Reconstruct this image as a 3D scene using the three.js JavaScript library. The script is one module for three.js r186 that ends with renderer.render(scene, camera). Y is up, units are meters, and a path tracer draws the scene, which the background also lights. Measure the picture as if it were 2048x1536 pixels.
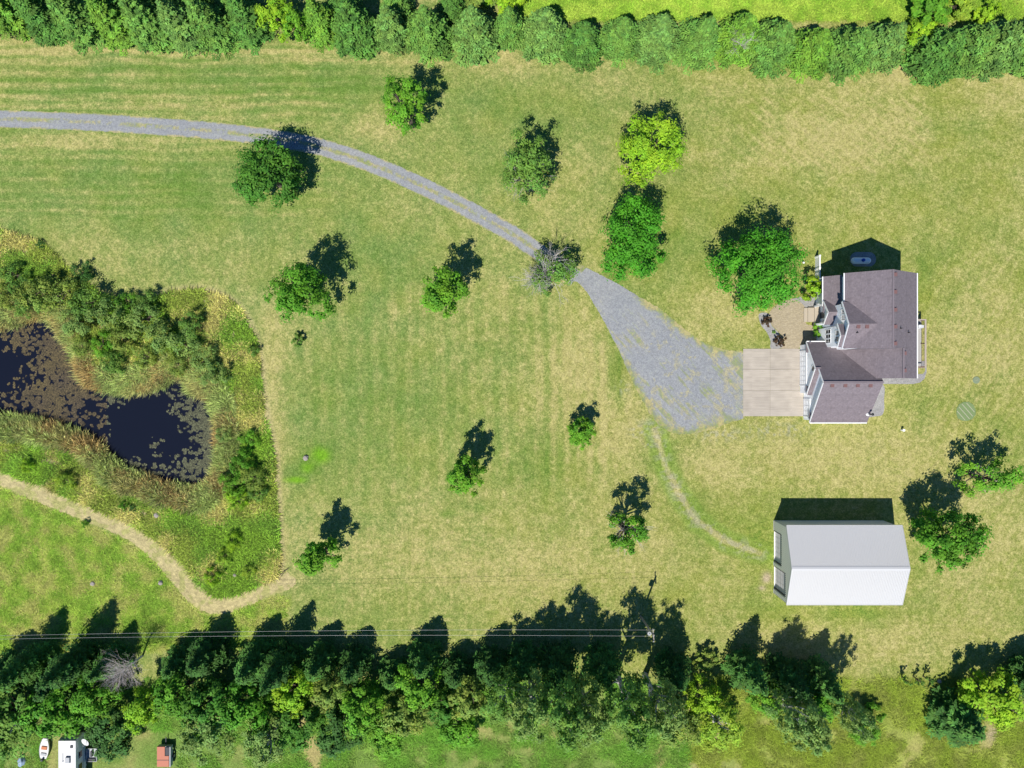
import * as THREE from 'three';
import { Sky } from 'three/addons/objects/Sky.js';
import { mergeGeometries } from 'three/addons/utils/BufferGeometryUtils.js';

// ---------------------------------------------------------------- camera, sky, sun, exposure
// Survey grid: 1 grid unit = 7.5 cm on the ground, origin under the drone, x east, z south, y up.
const U = 0.075, ALT = 106;
const scene = new THREE.Scene();
const camera = new THREE.PerspectiveCamera(2 * Math.atan(768 * U / ALT) * 180 / Math.PI, 4 / 3, 1, 6000);
camera.position.set(0, ALT, 0);
camera.up.set(0, 0, -1);
camera.lookAt(0, 0, 0);

const SUN = new THREE.Vector3(-0.235, 1, 0.6).normalize();
const sky = new Sky();
sky.scale.setScalar(5000);
sky.material.uniforms.sunPosition.value.copy(SUN);
sky.material.uniforms.turbidity.value = 1.2;
sky.material.uniforms.rayleigh.value = 0.9;
sky.material.uniforms.mieCoefficient.value = 0.003;
sky.material.uniforms.cloudCoverage.value = 0;
sky.name = 'sky'; sky.userData.kind = 'structure';
scene.add(sky);
scene.environmentIntensity = 0.125;

const sun = new THREE.DirectionalLight(new THREE.Color(1, 0.955, 0.87), 5);
sun.name = 'sun';
sun.position.copy(SUN).multiplyScalar(400);
sun.castShadow = true; sun.shadow.radius = 1;
Object.assign(sun.shadow.camera, { left: -110, right: 110, top: 110, bottom: -110, near: 10, far: 900 });
sun.shadow.mapSize.set(4096, 4096);
scene.add(sun); scene.add(sun.target);

const renderer = new THREE.WebGLRenderer({ antialias: true });
renderer.setSize(1024, 768);
renderer.toneMapping = THREE.LinearToneMapping;
renderer.toneMappingExposure = 1.24;
renderer.shadowMap.enabled = true;

// ---------------------------------------------------------------- helpers
const rng = (seed) => { let s = (seed * 2654435761) | 0; return () => { s = (s + 0x6d2b79f5) | 0; let t = Math.imul(s ^ (s >>> 15), 1 | s); t = (t + Math.imul(t ^ (t >>> 7), 61 | t)) ^ t; return ((t ^ (t >>> 14)) >>> 0) / 4294967296; }; };
const clamp = (x, a = 0, b = 1) => Math.min(b, Math.max(a, x));
const lerp = (a, b, t) => a + (b - a) * t;
const sstep = (a, b, x) => { const t = clamp((x - a) / (b - a)); return t * t * (3 - 2 * t); };
const hash2 = (x, y) => { let h = (Math.imul(x, 374761393) + Math.imul(y, 668265263)) | 0; h = Math.imul(h ^ (h >>> 13), 1274126177); return ((h ^ (h >>> 16)) >>> 0) / 4294967296; };
const vnoise = (x, y) => { const xi = Math.floor(x), yi = Math.floor(y); let fx = x - xi, fy = y - yi; fx = fx * fx * (3 - 2 * fx); fy = fy * fy * (3 - 2 * fy); const a = hash2(xi, yi), b = hash2(xi + 1, yi), c = hash2(xi, yi + 1), d = hash2(xi + 1, yi + 1); return a + (b - a) * fx + (c - a) * fy + (a - b - c + d) * fx * fy; };
const fbm = (x, y, o) => { let s = 0, a = 0.5, n = 0; for (let i = 0; i < o; i++) { s += a * vnoise(x, y); n += a; a *= 0.5; x = x * 2.03 + 17.3; y = y * 2.03 + 9.1; } return s / n; };
const toLin = (c) => { c /= 255; return c <= 0.04045 ? c / 12.92 : Math.pow((c + 0.055) / 1.055, 2.4); };
const toSrgb = (c) => 255 * (c <= 0.0031308 ? c * 12.92 : 1.055 * Math.pow(c, 1 / 2.4) - 0.055);
const FULL_SUN = 1.76;                                   // sunlit brightness of a level surface of albedo 1 at this exposure
const LUT = new Float32Array(256).map((_, i) => toSrgb(Math.min(1, toLin(i) / FULL_SUN)));
const alb = (c) => LUT[clamp(Math.round(c), 0, 255)];    // photo tone of a sunlit level surface -> its base colour
const col = (r, g, b, k = FULL_SUN) => new THREE.Color().setRGB(toLin(r) / k, toLin(g) / k, toLin(b) / k);
const W = (px, py, h = 0) => new THREE.Vector3((px - 1024) * U * (1 - h / ALT), h, (py - 768) * U * (1 - h / ALT));
const G = (gx, h, gz) => new THREE.Vector3(gx * U, h, gz * U);
const used = {};
const numbered = (n) => { const k = used[n] = (used[n] ?? -1) + 1; return k ? n + '_' + String(k).padStart(3, '0') : n; };
function tag(o, label, category, group, kind) { if (label) o.userData.label = label; if (category) o.userData.category = category; if (group) o.userData.group = group; if (kind) o.userData.kind = kind; return o; }
function thing(name, label, category, group, pos) { const o = new THREE.Group(); o.name = numbered(name); scene.add(o); if (pos) o.position.copy(pos); return tag(o, label, category, group); }
function mesh(name, geo, mat, parent = scene) { const o = new THREE.Mesh(Array.isArray(geo) ? merge(geo) : geo, mat); o.name = parent === scene ? numbered(name) : name; o.castShadow = o.receiveShadow = true; parent.add(o); return o; }
const plain = (g) => { const q = g.index ? g.toNonIndexed() : g; for (const k of Object.keys(q.attributes)) if (!['position', 'normal', 'uv'].includes(k)) q.deleteAttribute(k); return q; };
const merge = (list) => mergeGeometries(list.map(plain));
function structure(name, geo, mat, label) { const o = mesh(name, geo, mat); return tag(o, label, name.replace(/_/g, ' '), null, 'structure'); }
const box = (x0, x1, y0, y1, z0, z1) => new THREE.BoxGeometry(x1 - x0, y1 - y0, z1 - z0).translate((x0 + x1) / 2, (y0 + y1) / 2, (z0 + z1) / 2);
const gbox = (x0, x1, h0, h1, z0, z1) => box(x0 * U, x1 * U, h0, h1, z0 * U, z1 * U);
function polyGeo(pts, thick) {            // convex coplanar polygon (seen from above counter-clockwise or not) with vertical thickness, uv in metres along and up its slope
  const n = new THREE.Vector3(); for (let i = 1; i < pts.length - 1; i++) n.add(new THREE.Vector3().subVectors(pts[i], pts[0]).cross(new THREE.Vector3().subVectors(pts[i + 1], pts[0])));
  if (n.y < 0) { pts = pts.slice().reverse(); n.negate(); } n.normalize();
  const e1 = new THREE.Vector3(0, 1, 0).cross(n); if (e1.length() < 1e-3) e1.set(1, 0, 0); e1.normalize(); const e2 = n.clone().cross(e1);
  const p = [], uv = [], put = (a) => { p.push(a.x, a.y, a.z); uv.push(a.dot(e1), a.dot(e2)); };
  const low = pts.map((a) => a.clone().setY(a.y - thick)), N = pts.length;
  for (let i = 1; i < N - 1; i++) { put(pts[0]); put(pts[i]); put(pts[i + 1]); if (thick) { put(low[0]); put(low[i + 1]); put(low[i]); } }
  if (thick) for (let i = 0; i < N; i++) { const j = (i + 1) % N; put(pts[i]); put(low[i]); put(low[j]); put(pts[i]); put(low[j]); put(pts[j]); }
  const g = new THREE.BufferGeometry(); g.setAttribute('position', new THREE.Float32BufferAttribute(p, 3)); g.setAttribute('uv', new THREE.Float32BufferAttribute(uv, 2)); g.computeVertexNormals(); return g;
}
function prism(profile, a0, a1, alongX) {  // profile: [across, height] pairs; extruded along z, or along x
  const s = new THREE.Shape(profile.map(([a, h]) => new THREE.Vector2(a, h)));
  const g = new THREE.ExtrudeGeometry(s, { depth: Math.abs(a1 - a0), bevelEnabled: false });
  if (alongX) { g.rotateY(Math.PI / 2); g.scale(1, 1, -1); g.translate(Math.min(a0, a1), 0, 0); const idx = g.attributes.position; const v = idx.array; for (let i = 0; i < v.length; i += 9) for (let k = 0; k < 3; k++) { const t = v[i + 3 + k]; v[i + 3 + k] = v[i + 6 + k]; v[i + 6 + k] = t; } g.computeVertexNormals(); }
  else g.translate(0, 0, Math.min(a0, a1));
  return g;
}
const beam = (a, b, w, h) => { const d = new THREE.Vector3().subVectors(b, a), L = d.length(), m = new THREE.Matrix4(), x = d.clone().normalize(), up = Math.abs(x.y) > 0.99 ? new THREE.Vector3(1, 0, 0) : new THREE.Vector3(0, 1, 0), z = x.clone().cross(up).normalize(), y = z.clone().cross(x); m.makeBasis(x, y, z).setPosition(a.clone().add(b).multiplyScalar(0.5)); return new THREE.BoxGeometry(L, h, w).applyMatrix4(m); };
function rod(a, b, r0, r1, n = 6) { const d = new THREE.Vector3().subVectors(b, a), g = new THREE.CylinderGeometry(r1, r0, d.length(), n, 1); g.applyQuaternion(new THREE.Quaternion().setFromUnitVectors(new THREE.Vector3(0, 1, 0), d.clone().normalize())); const m = a.clone().add(b).multiplyScalar(0.5); return g.translate(m.x, m.y, m.z); }
function segDist(px, py, list, closed) { let best = 1e9, at = 0; const n = list.length, e = closed ? n : n - 1; for (let i = 0; i < e; i++) { const a = list[i], b = list[(i + 1) % n], dx = b[0] - a[0], dy = b[1] - a[1], t = clamp(((px - a[0]) * dx + (py - a[1]) * dy) / (dx * dx + dy * dy)), x = a[0] + dx * t - px, y = a[1] + dy * t - py, d = x * x + y * y; if (d < best) { best = d; at = i + t; } } return [Math.sqrt(best), at]; }
function inside(px, py, poly) { let c = false; for (let i = 0, j = poly.length - 1; i < poly.length; j = i++) { const [xi, yi] = poly[i], [xj, yj] = poly[j]; if (yi > py !== yj > py && px < ((xj - xi) * (py - yi)) / (yj - yi) + xi) c = !c; } return c; }
const signed = (px, py, poly) => segDist(px, py, poly, true)[0] * (inside(px, py, poly) ? -1 : 1);
function smoothLine(pts, closed, step) { const c = new THREE.CatmullRomCurve3(pts.map(([x, y]) => new THREE.Vector3(x, y, 0)), closed, 'centripetal'), n = Math.max(8, Math.round(c.getLength() / step)); return c.getSpacedPoints(n).slice(0, closed ? n : n + 1).map((p) => [p.x, p.y]); }
function ragged(poly, amp, seed, freq = 0.2) { return poly.map(([x, y]) => [x + (fbm(x * freq + seed, y * freq, 3) - 0.5) * 2 * amp, y + (fbm(x * freq + seed + 50, y * freq + 31, 3) - 0.5) * 2 * amp]); }
function sheet(poly, y, uvOf) {           // flat sheet with the outline poly (survey px), facing up
  const s = new THREE.Shape(poly.map(([x, z]) => new THREE.Vector2((x - 1024) * U, -(z - 768) * U))), g = new THREE.ShapeGeometry(s); g.rotateX(-Math.PI / 2); g.translate(0, y, 0);
  const p = g.attributes.position, uv = g.attributes.uv; for (let i = 0; i < p.count; i++) { const q = uvOf(p.getX(i) / U + 1024, p.getZ(i) / U + 768); uv.setXY(i, q[0], q[1]); } return g;
}
function curbed(poly, y0, y1, uvOf) {     // raised slab with the outline poly
  const s = new THREE.Shape(poly.map(([x, z]) => new THREE.Vector2((x - 1024) * U, -(z - 768) * U))), g = new THREE.ExtrudeGeometry(s, { depth: y1 - y0, bevelEnabled: false }); g.rotateX(-Math.PI / 2); g.translate(0, y0, 0);
  const p = g.attributes.position, uv = g.attributes.uv; for (let i = 0; i < p.count; i++) { const q = uvOf(p.getX(i) / U + 1024, p.getZ(i) / U + 768); uv.setXY(i, q[0], q[1]); } return g;
}
const metres = (px, py) => [(px - 1024) * U, (py - 768) * U];
function texture(w, h, fn, srgb = true) { const d = new Uint8Array(w * h * 4), o = [0, 0, 0]; for (let y = 0, i = 0; y < h; y++) for (let x = 0; x < w; x++, i += 4) { fn(x, y, o); d[i] = clamp(o[0], 0, 255); d[i + 1] = clamp(o[1], 0, 255); d[i + 2] = clamp(o[2], 0, 255); d[i + 3] = 255; } const t = new THREE.DataTexture(d, w, h); t.magFilter = THREE.LinearFilter; t.minFilter = THREE.LinearMipmapLinearFilter; t.generateMipmaps = true; if (srgb) t.colorSpace = THREE.SRGBColorSpace; t.needsUpdate = true; return t; }
const tiled = (t, rx, ry = rx) => { t.wrapS = t.wrapT = THREE.RepeatWrapping; t.repeat.set(rx, ry); return t; };
const mat = (o) => new THREE.MeshStandardMaterial({ roughness: 0.9, ...o });
const ORD = 'first second third fourth fifth sixth seventh eighth ninth tenth eleventh twelfth thirteenth fourteenth fifteenth sixteenth seventeenth eighteenth nineteenth twentieth twenty-first twenty-second twenty-third twenty-fourth twenty-fifth twenty-sixth twenty-seventh twenty-eighth twenty-ninth thirtieth'.split(' ');
// tiling noise on a torus-like lattice for repeating textures
const tnoise = (x, y, p) => { const xi = Math.floor(x), yi = Math.floor(y); let fx = x - xi, fy = y - yi; fx = fx * fx * (3 - 2 * fx); fy = fy * fy * (3 - 2 * fy); const m = (v) => ((v % p) + p) % p; const a = hash2(m(xi) + p * 7, m(yi)), b = hash2(m(xi + 1) + p * 7, m(yi)), c = hash2(m(xi) + p * 7, m(yi + 1)), d = hash2(m(xi + 1) + p * 7, m(yi + 1)); return a + (b - a) * fx + (c - a) * fy + (a - b - c + d) * fx * fy; };

// ---------------------------------------------------------------- outlines of the land (survey px)
const POND = smoothLine([[-160, 640], [-60, 645], [0, 655], [30, 648], [55, 640], [85, 633], [108, 655], [133, 690], [146, 722], [152, 748], [168, 768], [190, 776], [230, 784], [280, 782], [328, 770], [345, 753], [370, 760], [368, 778], [392, 788], [416, 802], [430, 850], [433, 900], [428, 942], [414, 966], [388, 978], [350, 972], [300, 958], [258, 944], [225, 920], [200, 895], [172, 872], [140, 860], [100, 846], [50, 838], [0, 831], [-60, 826], [-160, 822]], true, 6);
const WILD = smoothLine([[-160, 460], [0, 468], [40, 474], [95, 500], [140, 545], [205, 588], [290, 612], [330, 592], [390, 584], [440, 595], [480, 625], [503, 670], [516, 720], [522, 790], [532, 850], [545, 920], [550, 1000], [554, 1080], [552, 1150], [520, 1164], [470, 1185], [436, 1190], [400, 1165], [360, 1115], [300, 1068], [200, 1018], [100, 975], [0, 937], [-160, 900]], true, 8);
const PATH = smoothLine([[-170, 910], [-60, 934], [0, 955], [60, 980], [130, 1010], [210, 1042], [280, 1078], [330, 1122], [368, 1170], [402, 1202], [440, 1212], [480, 1200], [530, 1180], [580, 1160]], false, 8);
const MEADOW = [[-170, 935], [-60, 955], [0, 978], [130, 1030], [280, 1098], [330, 1145], [365, 1192], [400, 1225], [440, 1232], [490, 1218], [540, 1195], [575, 1200], [560, 1290], [300, 1300], [-170, 1310]];
const ROAD = smoothLine([[-180, 239], [-80, 238], [0, 238], [150, 243], [300, 252], [450, 264], [560, 278], [650, 297], [750, 331], [850, 375], [950, 426], [1040, 478], [1100, 521], [1150, 555], [1200, 597]], false, 8);
const APRON_W = [[1150, 562], [1176, 588], [1196, 622], [1218, 662], [1240, 706], [1260, 752], [1284, 800], [1308, 838], [1340, 864], [1376, 868], [1424, 858], [1470, 842], [1486, 838]];
const APRON_E = [[1487, 706], [1450, 700], [1410, 686], [1360, 650], [1320, 618], [1276, 592], [1233, 566], [1196, 547], [1172, 535]];

// coarse grids of the distance to an outline or a line, read with bilinear weights
function field(x0, y0, x1, y1, step, fn) { const nx = Math.ceil((x1 - x0) / step) + 2, ny = Math.ceil((y1 - y0) / step) + 2, d = new Float32Array(nx * ny); for (let j = 0; j < ny; j++) for (let i = 0; i < nx; i++) d[j * nx + i] = fn(x0 + i * step, y0 + j * step); return (x, y) => { if (x <= x0 || x >= x1 || y <= y0 || y >= y1) return 1e3; const u = (x - x0) / step, v = (y - y0) / step, i = u | 0, j = v | 0, a = u - i, b = v - j, k = j * nx + i; return (d[k] * (1 - a) + d[k + 1] * a) * (1 - b) + (d[k + nx] * (1 - a) + d[k + nx + 1] * a) * b; }; }
const dPond = field(-240, 540, 520, 1080, 4, (x, y) => signed(x, y, POND)), dWild = field(-200, 420, 620, 1260, 4, (x, y) => signed(x, y, WILD)), dMeadow = field(-190, 900, 640, 1360, 4, (x, y) => signed(x, y, MEADOW));
const dRoad = field(-200, 180, 1520, 900, 4, (x, y) => segDist(x, y, ROAD)[0]), dPath = field(-190, 880, 640, 1260, 3, (x, y) => segDist(x, y, PATH)[0]), dApron = field(1110, 500, 1520, 900, 4, (x, y) => signed(x, y, [...APRON_W, ...APRON_E]));

// ---------------------------------------------------------------- the land: lawn, meadow, pond, tracks
const TX0 = -64, TY0 = -48, TXW = 2176, TYH = 1632;      // what the lawn texture covers, in survey px
const flat = (list) => { const a = new Float64Array(list.length * 5); list.forEach((r, i) => a.set([r[0], r[1], 1 / r[2], 1 / r[3], r[4]], i * 5)); return a; };
const blob = (x, y, f) => { let s = 0; for (let i = 0; i < f.length; i += 5) { const a = (x - f[i]) * f[i + 2], b = (y - f[i + 1]) * f[i + 3], d = a * a + b * b; if (d < 4) s += f[i + 4] * Math.exp(-d * 1.4); } return s; };
const DRY = flat([[200, 95, 260, 26, 0.45], [560, 108, 200, 20, 0.45], [950, 130, 240, 26, 0.4], [1010, 105, 40, 16, 0.6], [1640, 168, 220, 24, 0.25], [1790, 150, 45, 35, 0.8], [1980, 180, 120, 60, 0.4], [1150, 690, 60, 130, 0.45], [1190, 780, 90, 150, 0.35], [1240, 880, 60, 90, 0.5], [1010, 1110, 330, 110, 0.42], [1450, 620, 90, 60, 0.55], [1650, 900, 260, 60, 0.5], [1700, 960, 200, 40, 0.4], [1940, 700, 150, 160, 0.3], [1950, 1150, 160, 120, 0.35], [1700, 1300, 260, 60, 0.4], [1650, 285, 200, 80, 0.4], [300, 480, 250, 40, 0.2], [630, 640, 60, 80, 0.2], [80, 285, 300, 14, 0.5], [300, 205, 400, 8, 0.35], [760, 260, 60, 40, 0.3], [560, 1080, 24, 220, 0.5], [545, 760, 26, 160, 0.75], [1120, 440, 70, 40, 0.3], [1830, 60, 60, 40, -0.2], [1230, 180, 70, 60, 0.3], [1300, 1090, 60, 100, 0.15], [1960, 990, 100, 60, 0.3], [830, 420, 70, 60, 0.22], [1000, 640, 60, 200, 0.15], [1420, 950, 60, 60, 0.3], [800, 1100, 200, 80, 0.2]]);
const GREEN = flat([[500, 160, 420, 40, 0.45], [1080, 230, 200, 70, 0.45], [330, 360, 300, 60, 0.4], [330, 440, 200, 60, 0.35], [800, 460, 150, 100, 0.25], [720, 760, 170, 130, 0.38], [600, 940, 50, 30, 0.7], [640, 905, 26, 22, 0.5], [1520, 1080, 60, 60, 0.5], [1440, 1040, 90, 50, 0.3], [1850, 570, 26, 70, 0.45], [1500, 250, 40, 60, 0.35], [1460, 420, 90, 60, 0.3], [1600, 120, 200, 30, 0.1], [1540, 1220, 70, 30, 0.4], [1720, 1225, 130, 18, 0.5], [1830, 1150, 20, 80, 0.3], [1620, 760, 18, 60, 0.2], [1340, 480, 60, 100, 0.3], [1235, 760, 16, 110, 0.85], [1330, 920, 30, 60, 0.45], [1390, 1000, 26, 60, 0.5], [893, 1028, 16, 12, 0.7], [960, 1016, 14, 8, 0.5], [900, 800, 90, 60, 0.2], [1100, 960, 130, 60, 0.2], [1230, 590, 30, 90, 0.4], [460, 610, 20, 20, 0.3], [740, 200, 120, 30, 0.3], [1010, 330, 60, 50, 0.3], [1880, 200, 60, 50, 0.2]]);
const trackS = [[1310, 860], [1330, 930], [1356, 985], [1392, 1040], [1450, 1082], [1520, 1106]];
const LUSH = flat([[590, 960, 26, 8, 1.4], [640, 910, 26, 20, 1.2], [615, 935, 16, 14, 0.9], [1330, 915, 20, 50, 0.4], [1545, 1110, 24, 60, 0.4]]), SCRAP = flat([[1245, 775, 14, 18, 1], [1275, 865, 18, 12, 1], [1300, 890, 14, 8, 1], [1560, 860, 70, 18, 0.9], [1440, 870, 60, 14, 0.8], [1300, 850, 30, 20, 0.7]]), BANKBARE = flat([[50, 505, 16, 14, 1.2], [88, 524, 14, 12, 1.3], [108, 545, 10, 12, 1.2], [20, 525, 16, 8, 0.9], [440, 640, 26, 12, 1], [470, 668, 10, 26, 1], [492, 730, 8, 40, 0.9], [12, 900, 22, 12, 1.2], [92, 922, 22, 12, 1.2], [168, 946, 20, 12, 0.9], [288, 1026, 22, 12, 1.1], [385, 1038, 30, 9, 1], [210, 985, 14, 10, 0.8]]), BARE = flat([[1533, 1155, 12, 14, 1.2], [1524, 1176, 9, 6, 1], [2020, 1470, 50, 22, 1.3]]);
function lawnColour(px, py, o) {
  const n1 = fbm(px / 90 + 3, py / 90, 4), n2 = fbm(px / 26 + 40, py / 26 + 7, 4), n3 = fbm(px / 7 + 11, py / 7 + 5, 3), n4 = vnoise(px / 1.7, py / 1.7), n5 = hash2(Math.floor(px * 1.1) + 900, Math.floor(py * 1.1) + 77);
  let dry = 0.34 + 0.05 * sstep(700, 1500, px) + (n1 - 0.5) * 0.5 + (n2 - 0.5) * 0.5 + (n3 - 0.5) * 0.55 + (n4 - 0.5) * 0.34 + (n5 - 0.5) * 0.22 + blob(px, py, DRY) * 0.9 - blob(px, py, GREEN) * 0.85;
  const westHalf = sstep(760, 560, px) * sstep(460, 420, py) + sstep(1000, 800, px) * sstep(250, 200, py);   // mower passes, east-west on the north lawn
  dry += westHalf * 0.17 * (Math.sin(py / 3.4 + fbm(px / 120, py / 40, 2) * 5) * fbm(px / 60, py / 6, 2) * 1.6) + 0.1 * (fbm(px / 70, py / 3.2, 2) - 0.5) * 2 * westHalf;
  const ns = sstep(1000, 1150, px) * sstep(1260, 1210, px) * sstep(620, 700, py) * sstep(1010, 900, py);
  dry += ns * 0.2 * Math.sin(px / 4 + n2 * 3);
  const mid = sstep(560, 640, px) * sstep(1250, 1150, px) * sstep(520, 600, py) * sstep(1040, 960, py); dry += mid * (0.12 * Math.sin(px / 5.2 + fbm(px / 80, py / 200, 2) * 4) + 0.22 * (fbm(px / 3.4, py / 90, 2) - 0.5)); const eastm = sstep(1340, 1420, px) * sstep(400, 300, py) + sstep(1300, 1400, px) * sstep(860, 900, py); dry += eastm * 0.26 * (fbm(px / 90, py / 3.2, 2) - 0.5);
  const south = sstep(980, 1080, py) * sstep(560, 640, px) * sstep(1340, 1240, px);
  dry += south * (0.14 * (fbm(px / 4, py / 60, 2) - 0.5) * 2 + 0.14 * (fbm(px / 60, py / 4, 2) - 0.5) * 2);
  const plot = sstep(1470, 1500, px) * sstep(1880, 1840, px) * sstep(180, 205, py) * sstep(350, 325, py);   // old garden plot with slanting rows
  dry += plot * (0.12 + 0.34 * sstep(0.2, 1, Math.sin((px * 0.95 - py * 1.2) / 4.6 + n2 * 1.6)) * (0.2 + n2) - 0.1 * sstep(0.4, 1, Math.sin((px * 0.9 + py * 1.3) / 6 + n1 * 3)));
  const east = sstep(1760, 1900, px) * sstep(420, 560, py) * sstep(1300, 1150, py);
  dry += east * 0.25 * (fbm((px + py * 0.6) / 5, (py - px * 0.6) / 40, 3) - 0.5) * 2;
  let g = clamp(dry, -0.3, 1.15);
  // greens run from deep to yellowish with their own patches; straw runs from yellow to pale
  const hue = fbm(px / 50 + 70, py / 50 + 20, 3), yel = sstep(900, 1900, px + py * 0.4);
  let gr = lerp(120, 148, hue) + yel * 10, gg = lerp(152, 164, hue) + yel * 2, gb = lerp(80, 82, hue) - yel * 6;
  let sr = lerp(184, 204, n3), sg = lerp(180, 193, n3), sb = lerp(108, 132, n3);
  const t = sstep(-0.1, 1.05, g);
  let r = lerp(gr, sr, t), gc = lerp(gg, sg, t), b = lerp(gb, sb, t);
  if (g < 0) { const k = -g / 0.3; r = lerp(r, 104, k * 0.5); gc = lerp(gc, 146, k * 0.5); b = lerp(b, 56, k * 0.5); }
  // lush weedy patch, meadow colours
  const lush = clamp(blob(px, py, LUSH) * (0.4 + n2 * 1.2) - 0.15);
  r = lerp(r, 128, lush * 0.8); gc = lerp(gc, 186, lush * 0.8); b = lerp(b, 44, lush * 0.8);
  const md = dMeadow(px, py);
  const wild = md < 14 ? sstep(12, -8, md + (n3 - 0.5) * 20) : 0;
  if (wild > 0) { const q = clamp(n2 * 0.7 + 0.2 + (n3 - 0.5) * 0.9 + (n4 - 0.5) * 0.7 + (n5 - 0.5) * 0.5); r = lerp(r, lerp(146, 194, q), wild); gc = lerp(gc, lerp(172, 196, q), wild); b = lerp(b, lerp(62, 112, q), wild); }
  const nb = sstep(46, 20, py + (n2 - 0.5) * 26) * sstep(1040, 1090, px);                        // rough field past the spruces
  if (nb > 0) { const q = clamp((n2 - 0.3) * 1.6); r = lerp(r, lerp(160, 204, q), nb); gc = lerp(gc, lerp(188, 198, q), nb); b = lerp(b, lerp(60, 108, q), nb); }
  const sb2 = sstep(1340, 1400, py + (n2 - 0.5) * 60);                                           // neighbour's ground south of the trees
  if (sb2 > 0) { const q = clamp((n1 - 0.35) * 2.2 + (n2 - 0.5) * 0.8), e = sstep(1380, 1560, px); r = lerp(r, lerp(lerp(126, 156, e), 192, q), sb2); gc = lerp(gc, lerp(lerp(156, 178, e), 180, q), sb2); b = lerp(b, lerp(76, 118, q), sb2); }
  const we = sstep(1640, 1700, px) * sstep(1335, 1365, py + (n2 - 0.5) * 16) * sstep(1480, 1430, py);   // weedy corner
  if (we > 0) { r = lerp(r, 140, we * 0.6); gc = lerp(gc, 152, we * 0.6); b = lerp(b, 70, we * 0.6); }
  const wd = dWild(px, py);
  if (wd >= 0 && wd < 22 && px > 60) { const k = sstep(20, 7, wd + (n3 - 0.5) * 12) * sstep(60, 330, px + (py > 900 ? 400 : 0)) * (0.55 + 0.45 * n3); r = lerp(r, 206, k); gc = lerp(gc, 192, k); b = lerp(b, 142, k); }
  if (wd < 0) { const k = sstep(0, -10, wd + (n3 - 0.5) * 8), q = clamp((n2 - 0.25) * 1.7), bare = Math.max(sstep(0.6, 0.68, fbm(px / 22 + 9, py / 16 + 3, 3)) * 0.9, sstep(0.35, 0.7, blob(px, py, BANKBARE) * (0.6 + n3 * 0.8)) * 0.95); r = lerp(r, lerp(lerp(100, 160, q), 196, bare), k); gc = lerp(gc, lerp(lerp(126, 160, q), 178, bare), k); b = lerp(b, lerp(52, 84, q), k); if (bare > 0.3) b = lerp(b, 148, bare * k); }
  // worn gravel scraps along the old track south of the apron and trampled strips
  const tr = px > 1270 && px < 1550 && py > 820 && py < 1140 ? segDist(px, py, trackS)[0] : 99;
  if (tr < 30) { const w2 = sstep(30, 18, tr) * sstep(4, 12, tr) * 0.55 * (0.5 + n2); r = lerp(r, 136, w2); gc = lerp(gc, 168, w2); b = lerp(b, 72, w2); const w3 = sstep(8, 2, tr + (n3 - 0.5) * 8) * 0.6; r = lerp(r, 206, w3); gc = lerp(gc, 194, w3); b = lerp(b, 146, w3); }
  if (tr < 26) { const k = sstep(0.54, 0.66, fbm(px / 9, py / 9, 3) + (1 - tr / 26) * 0.12) * sstep(26, 8, tr) * 0.35; r = lerp(r, 186, k); gc = lerp(gc, 182, k); b = lerp(b, 172, k); }
  const scr = blob(px, py, SCRAP) * sstep(0.42, 0.62, fbm(px / 6 + 5, py / 6, 3));
  if (scr > 0) { const k = clamp(scr) * 0.5; r = lerp(r, 176, k); gc = lerp(gc, 178, k); b = lerp(b, 178, k); }
  const bare = clamp(blob(px, py, BARE) * (0.5 + n2));
  if (bare > 0) { r = lerp(r, 196, bare); gc = lerp(gc, 180, bare); b = lerp(b, 148, bare); }
  const f = 0.82 + 0.24 * n4 + 0.18 * n5, f2 = (n3 - 0.5) * 14;
  const fleck = hash2(Math.floor(px) + 3, Math.floor(py) + 41) > 0.988 ? 34 : 0; r += fleck; gc += fleck; b += fleck; o[0] = alb(r * f + f2); o[1] = alb(gc * f + f2); o[2] = alb(b * f + f2 * 0.6);
}
const lawnMap = texture(2048, 1536, (x, y, o) => lawnColour(TX0 + (x + 0.5) / 2048 * TXW, TY0 + (y + 0.5) / 1536 * TYH, o));
lawnMap.wrapS = lawnMap.wrapT = THREE.MirroredRepeatWrapping;
const grainBump = tiled(texture(256, 256, (x, y, o) => { const v = 255 * (0.45 * tnoise(x / 4, y / 4, 64) + 0.35 * tnoise(x / 2, y / 2, 128) + 0.2 * hash2(x, y)); o[0] = o[1] = o[2] = v; }, false), 1);
const LAWN = mat({ map: lawnMap, roughness: 1, bumpMap: (() => { const t = grainBump.clone(); t.repeat.set(TXW * U / 9, TYH * U / 9); return t; })(), bumpScale: 0.05 });
LAWN.specularIntensity = 0;
const WATER_Y = -0.55;
const pondDepth = (px, py) => { if (px > 520 || px < -260 || py < 560 || py > 1060) return 0; const d = dPond(px, py) * U; return d > 2.6 ? 0 : d > 0 ? -0.6 * (1 - sstep(0, 2.6, d)) : -0.6 - 1.0 * sstep(0, 3, -d); };
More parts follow.
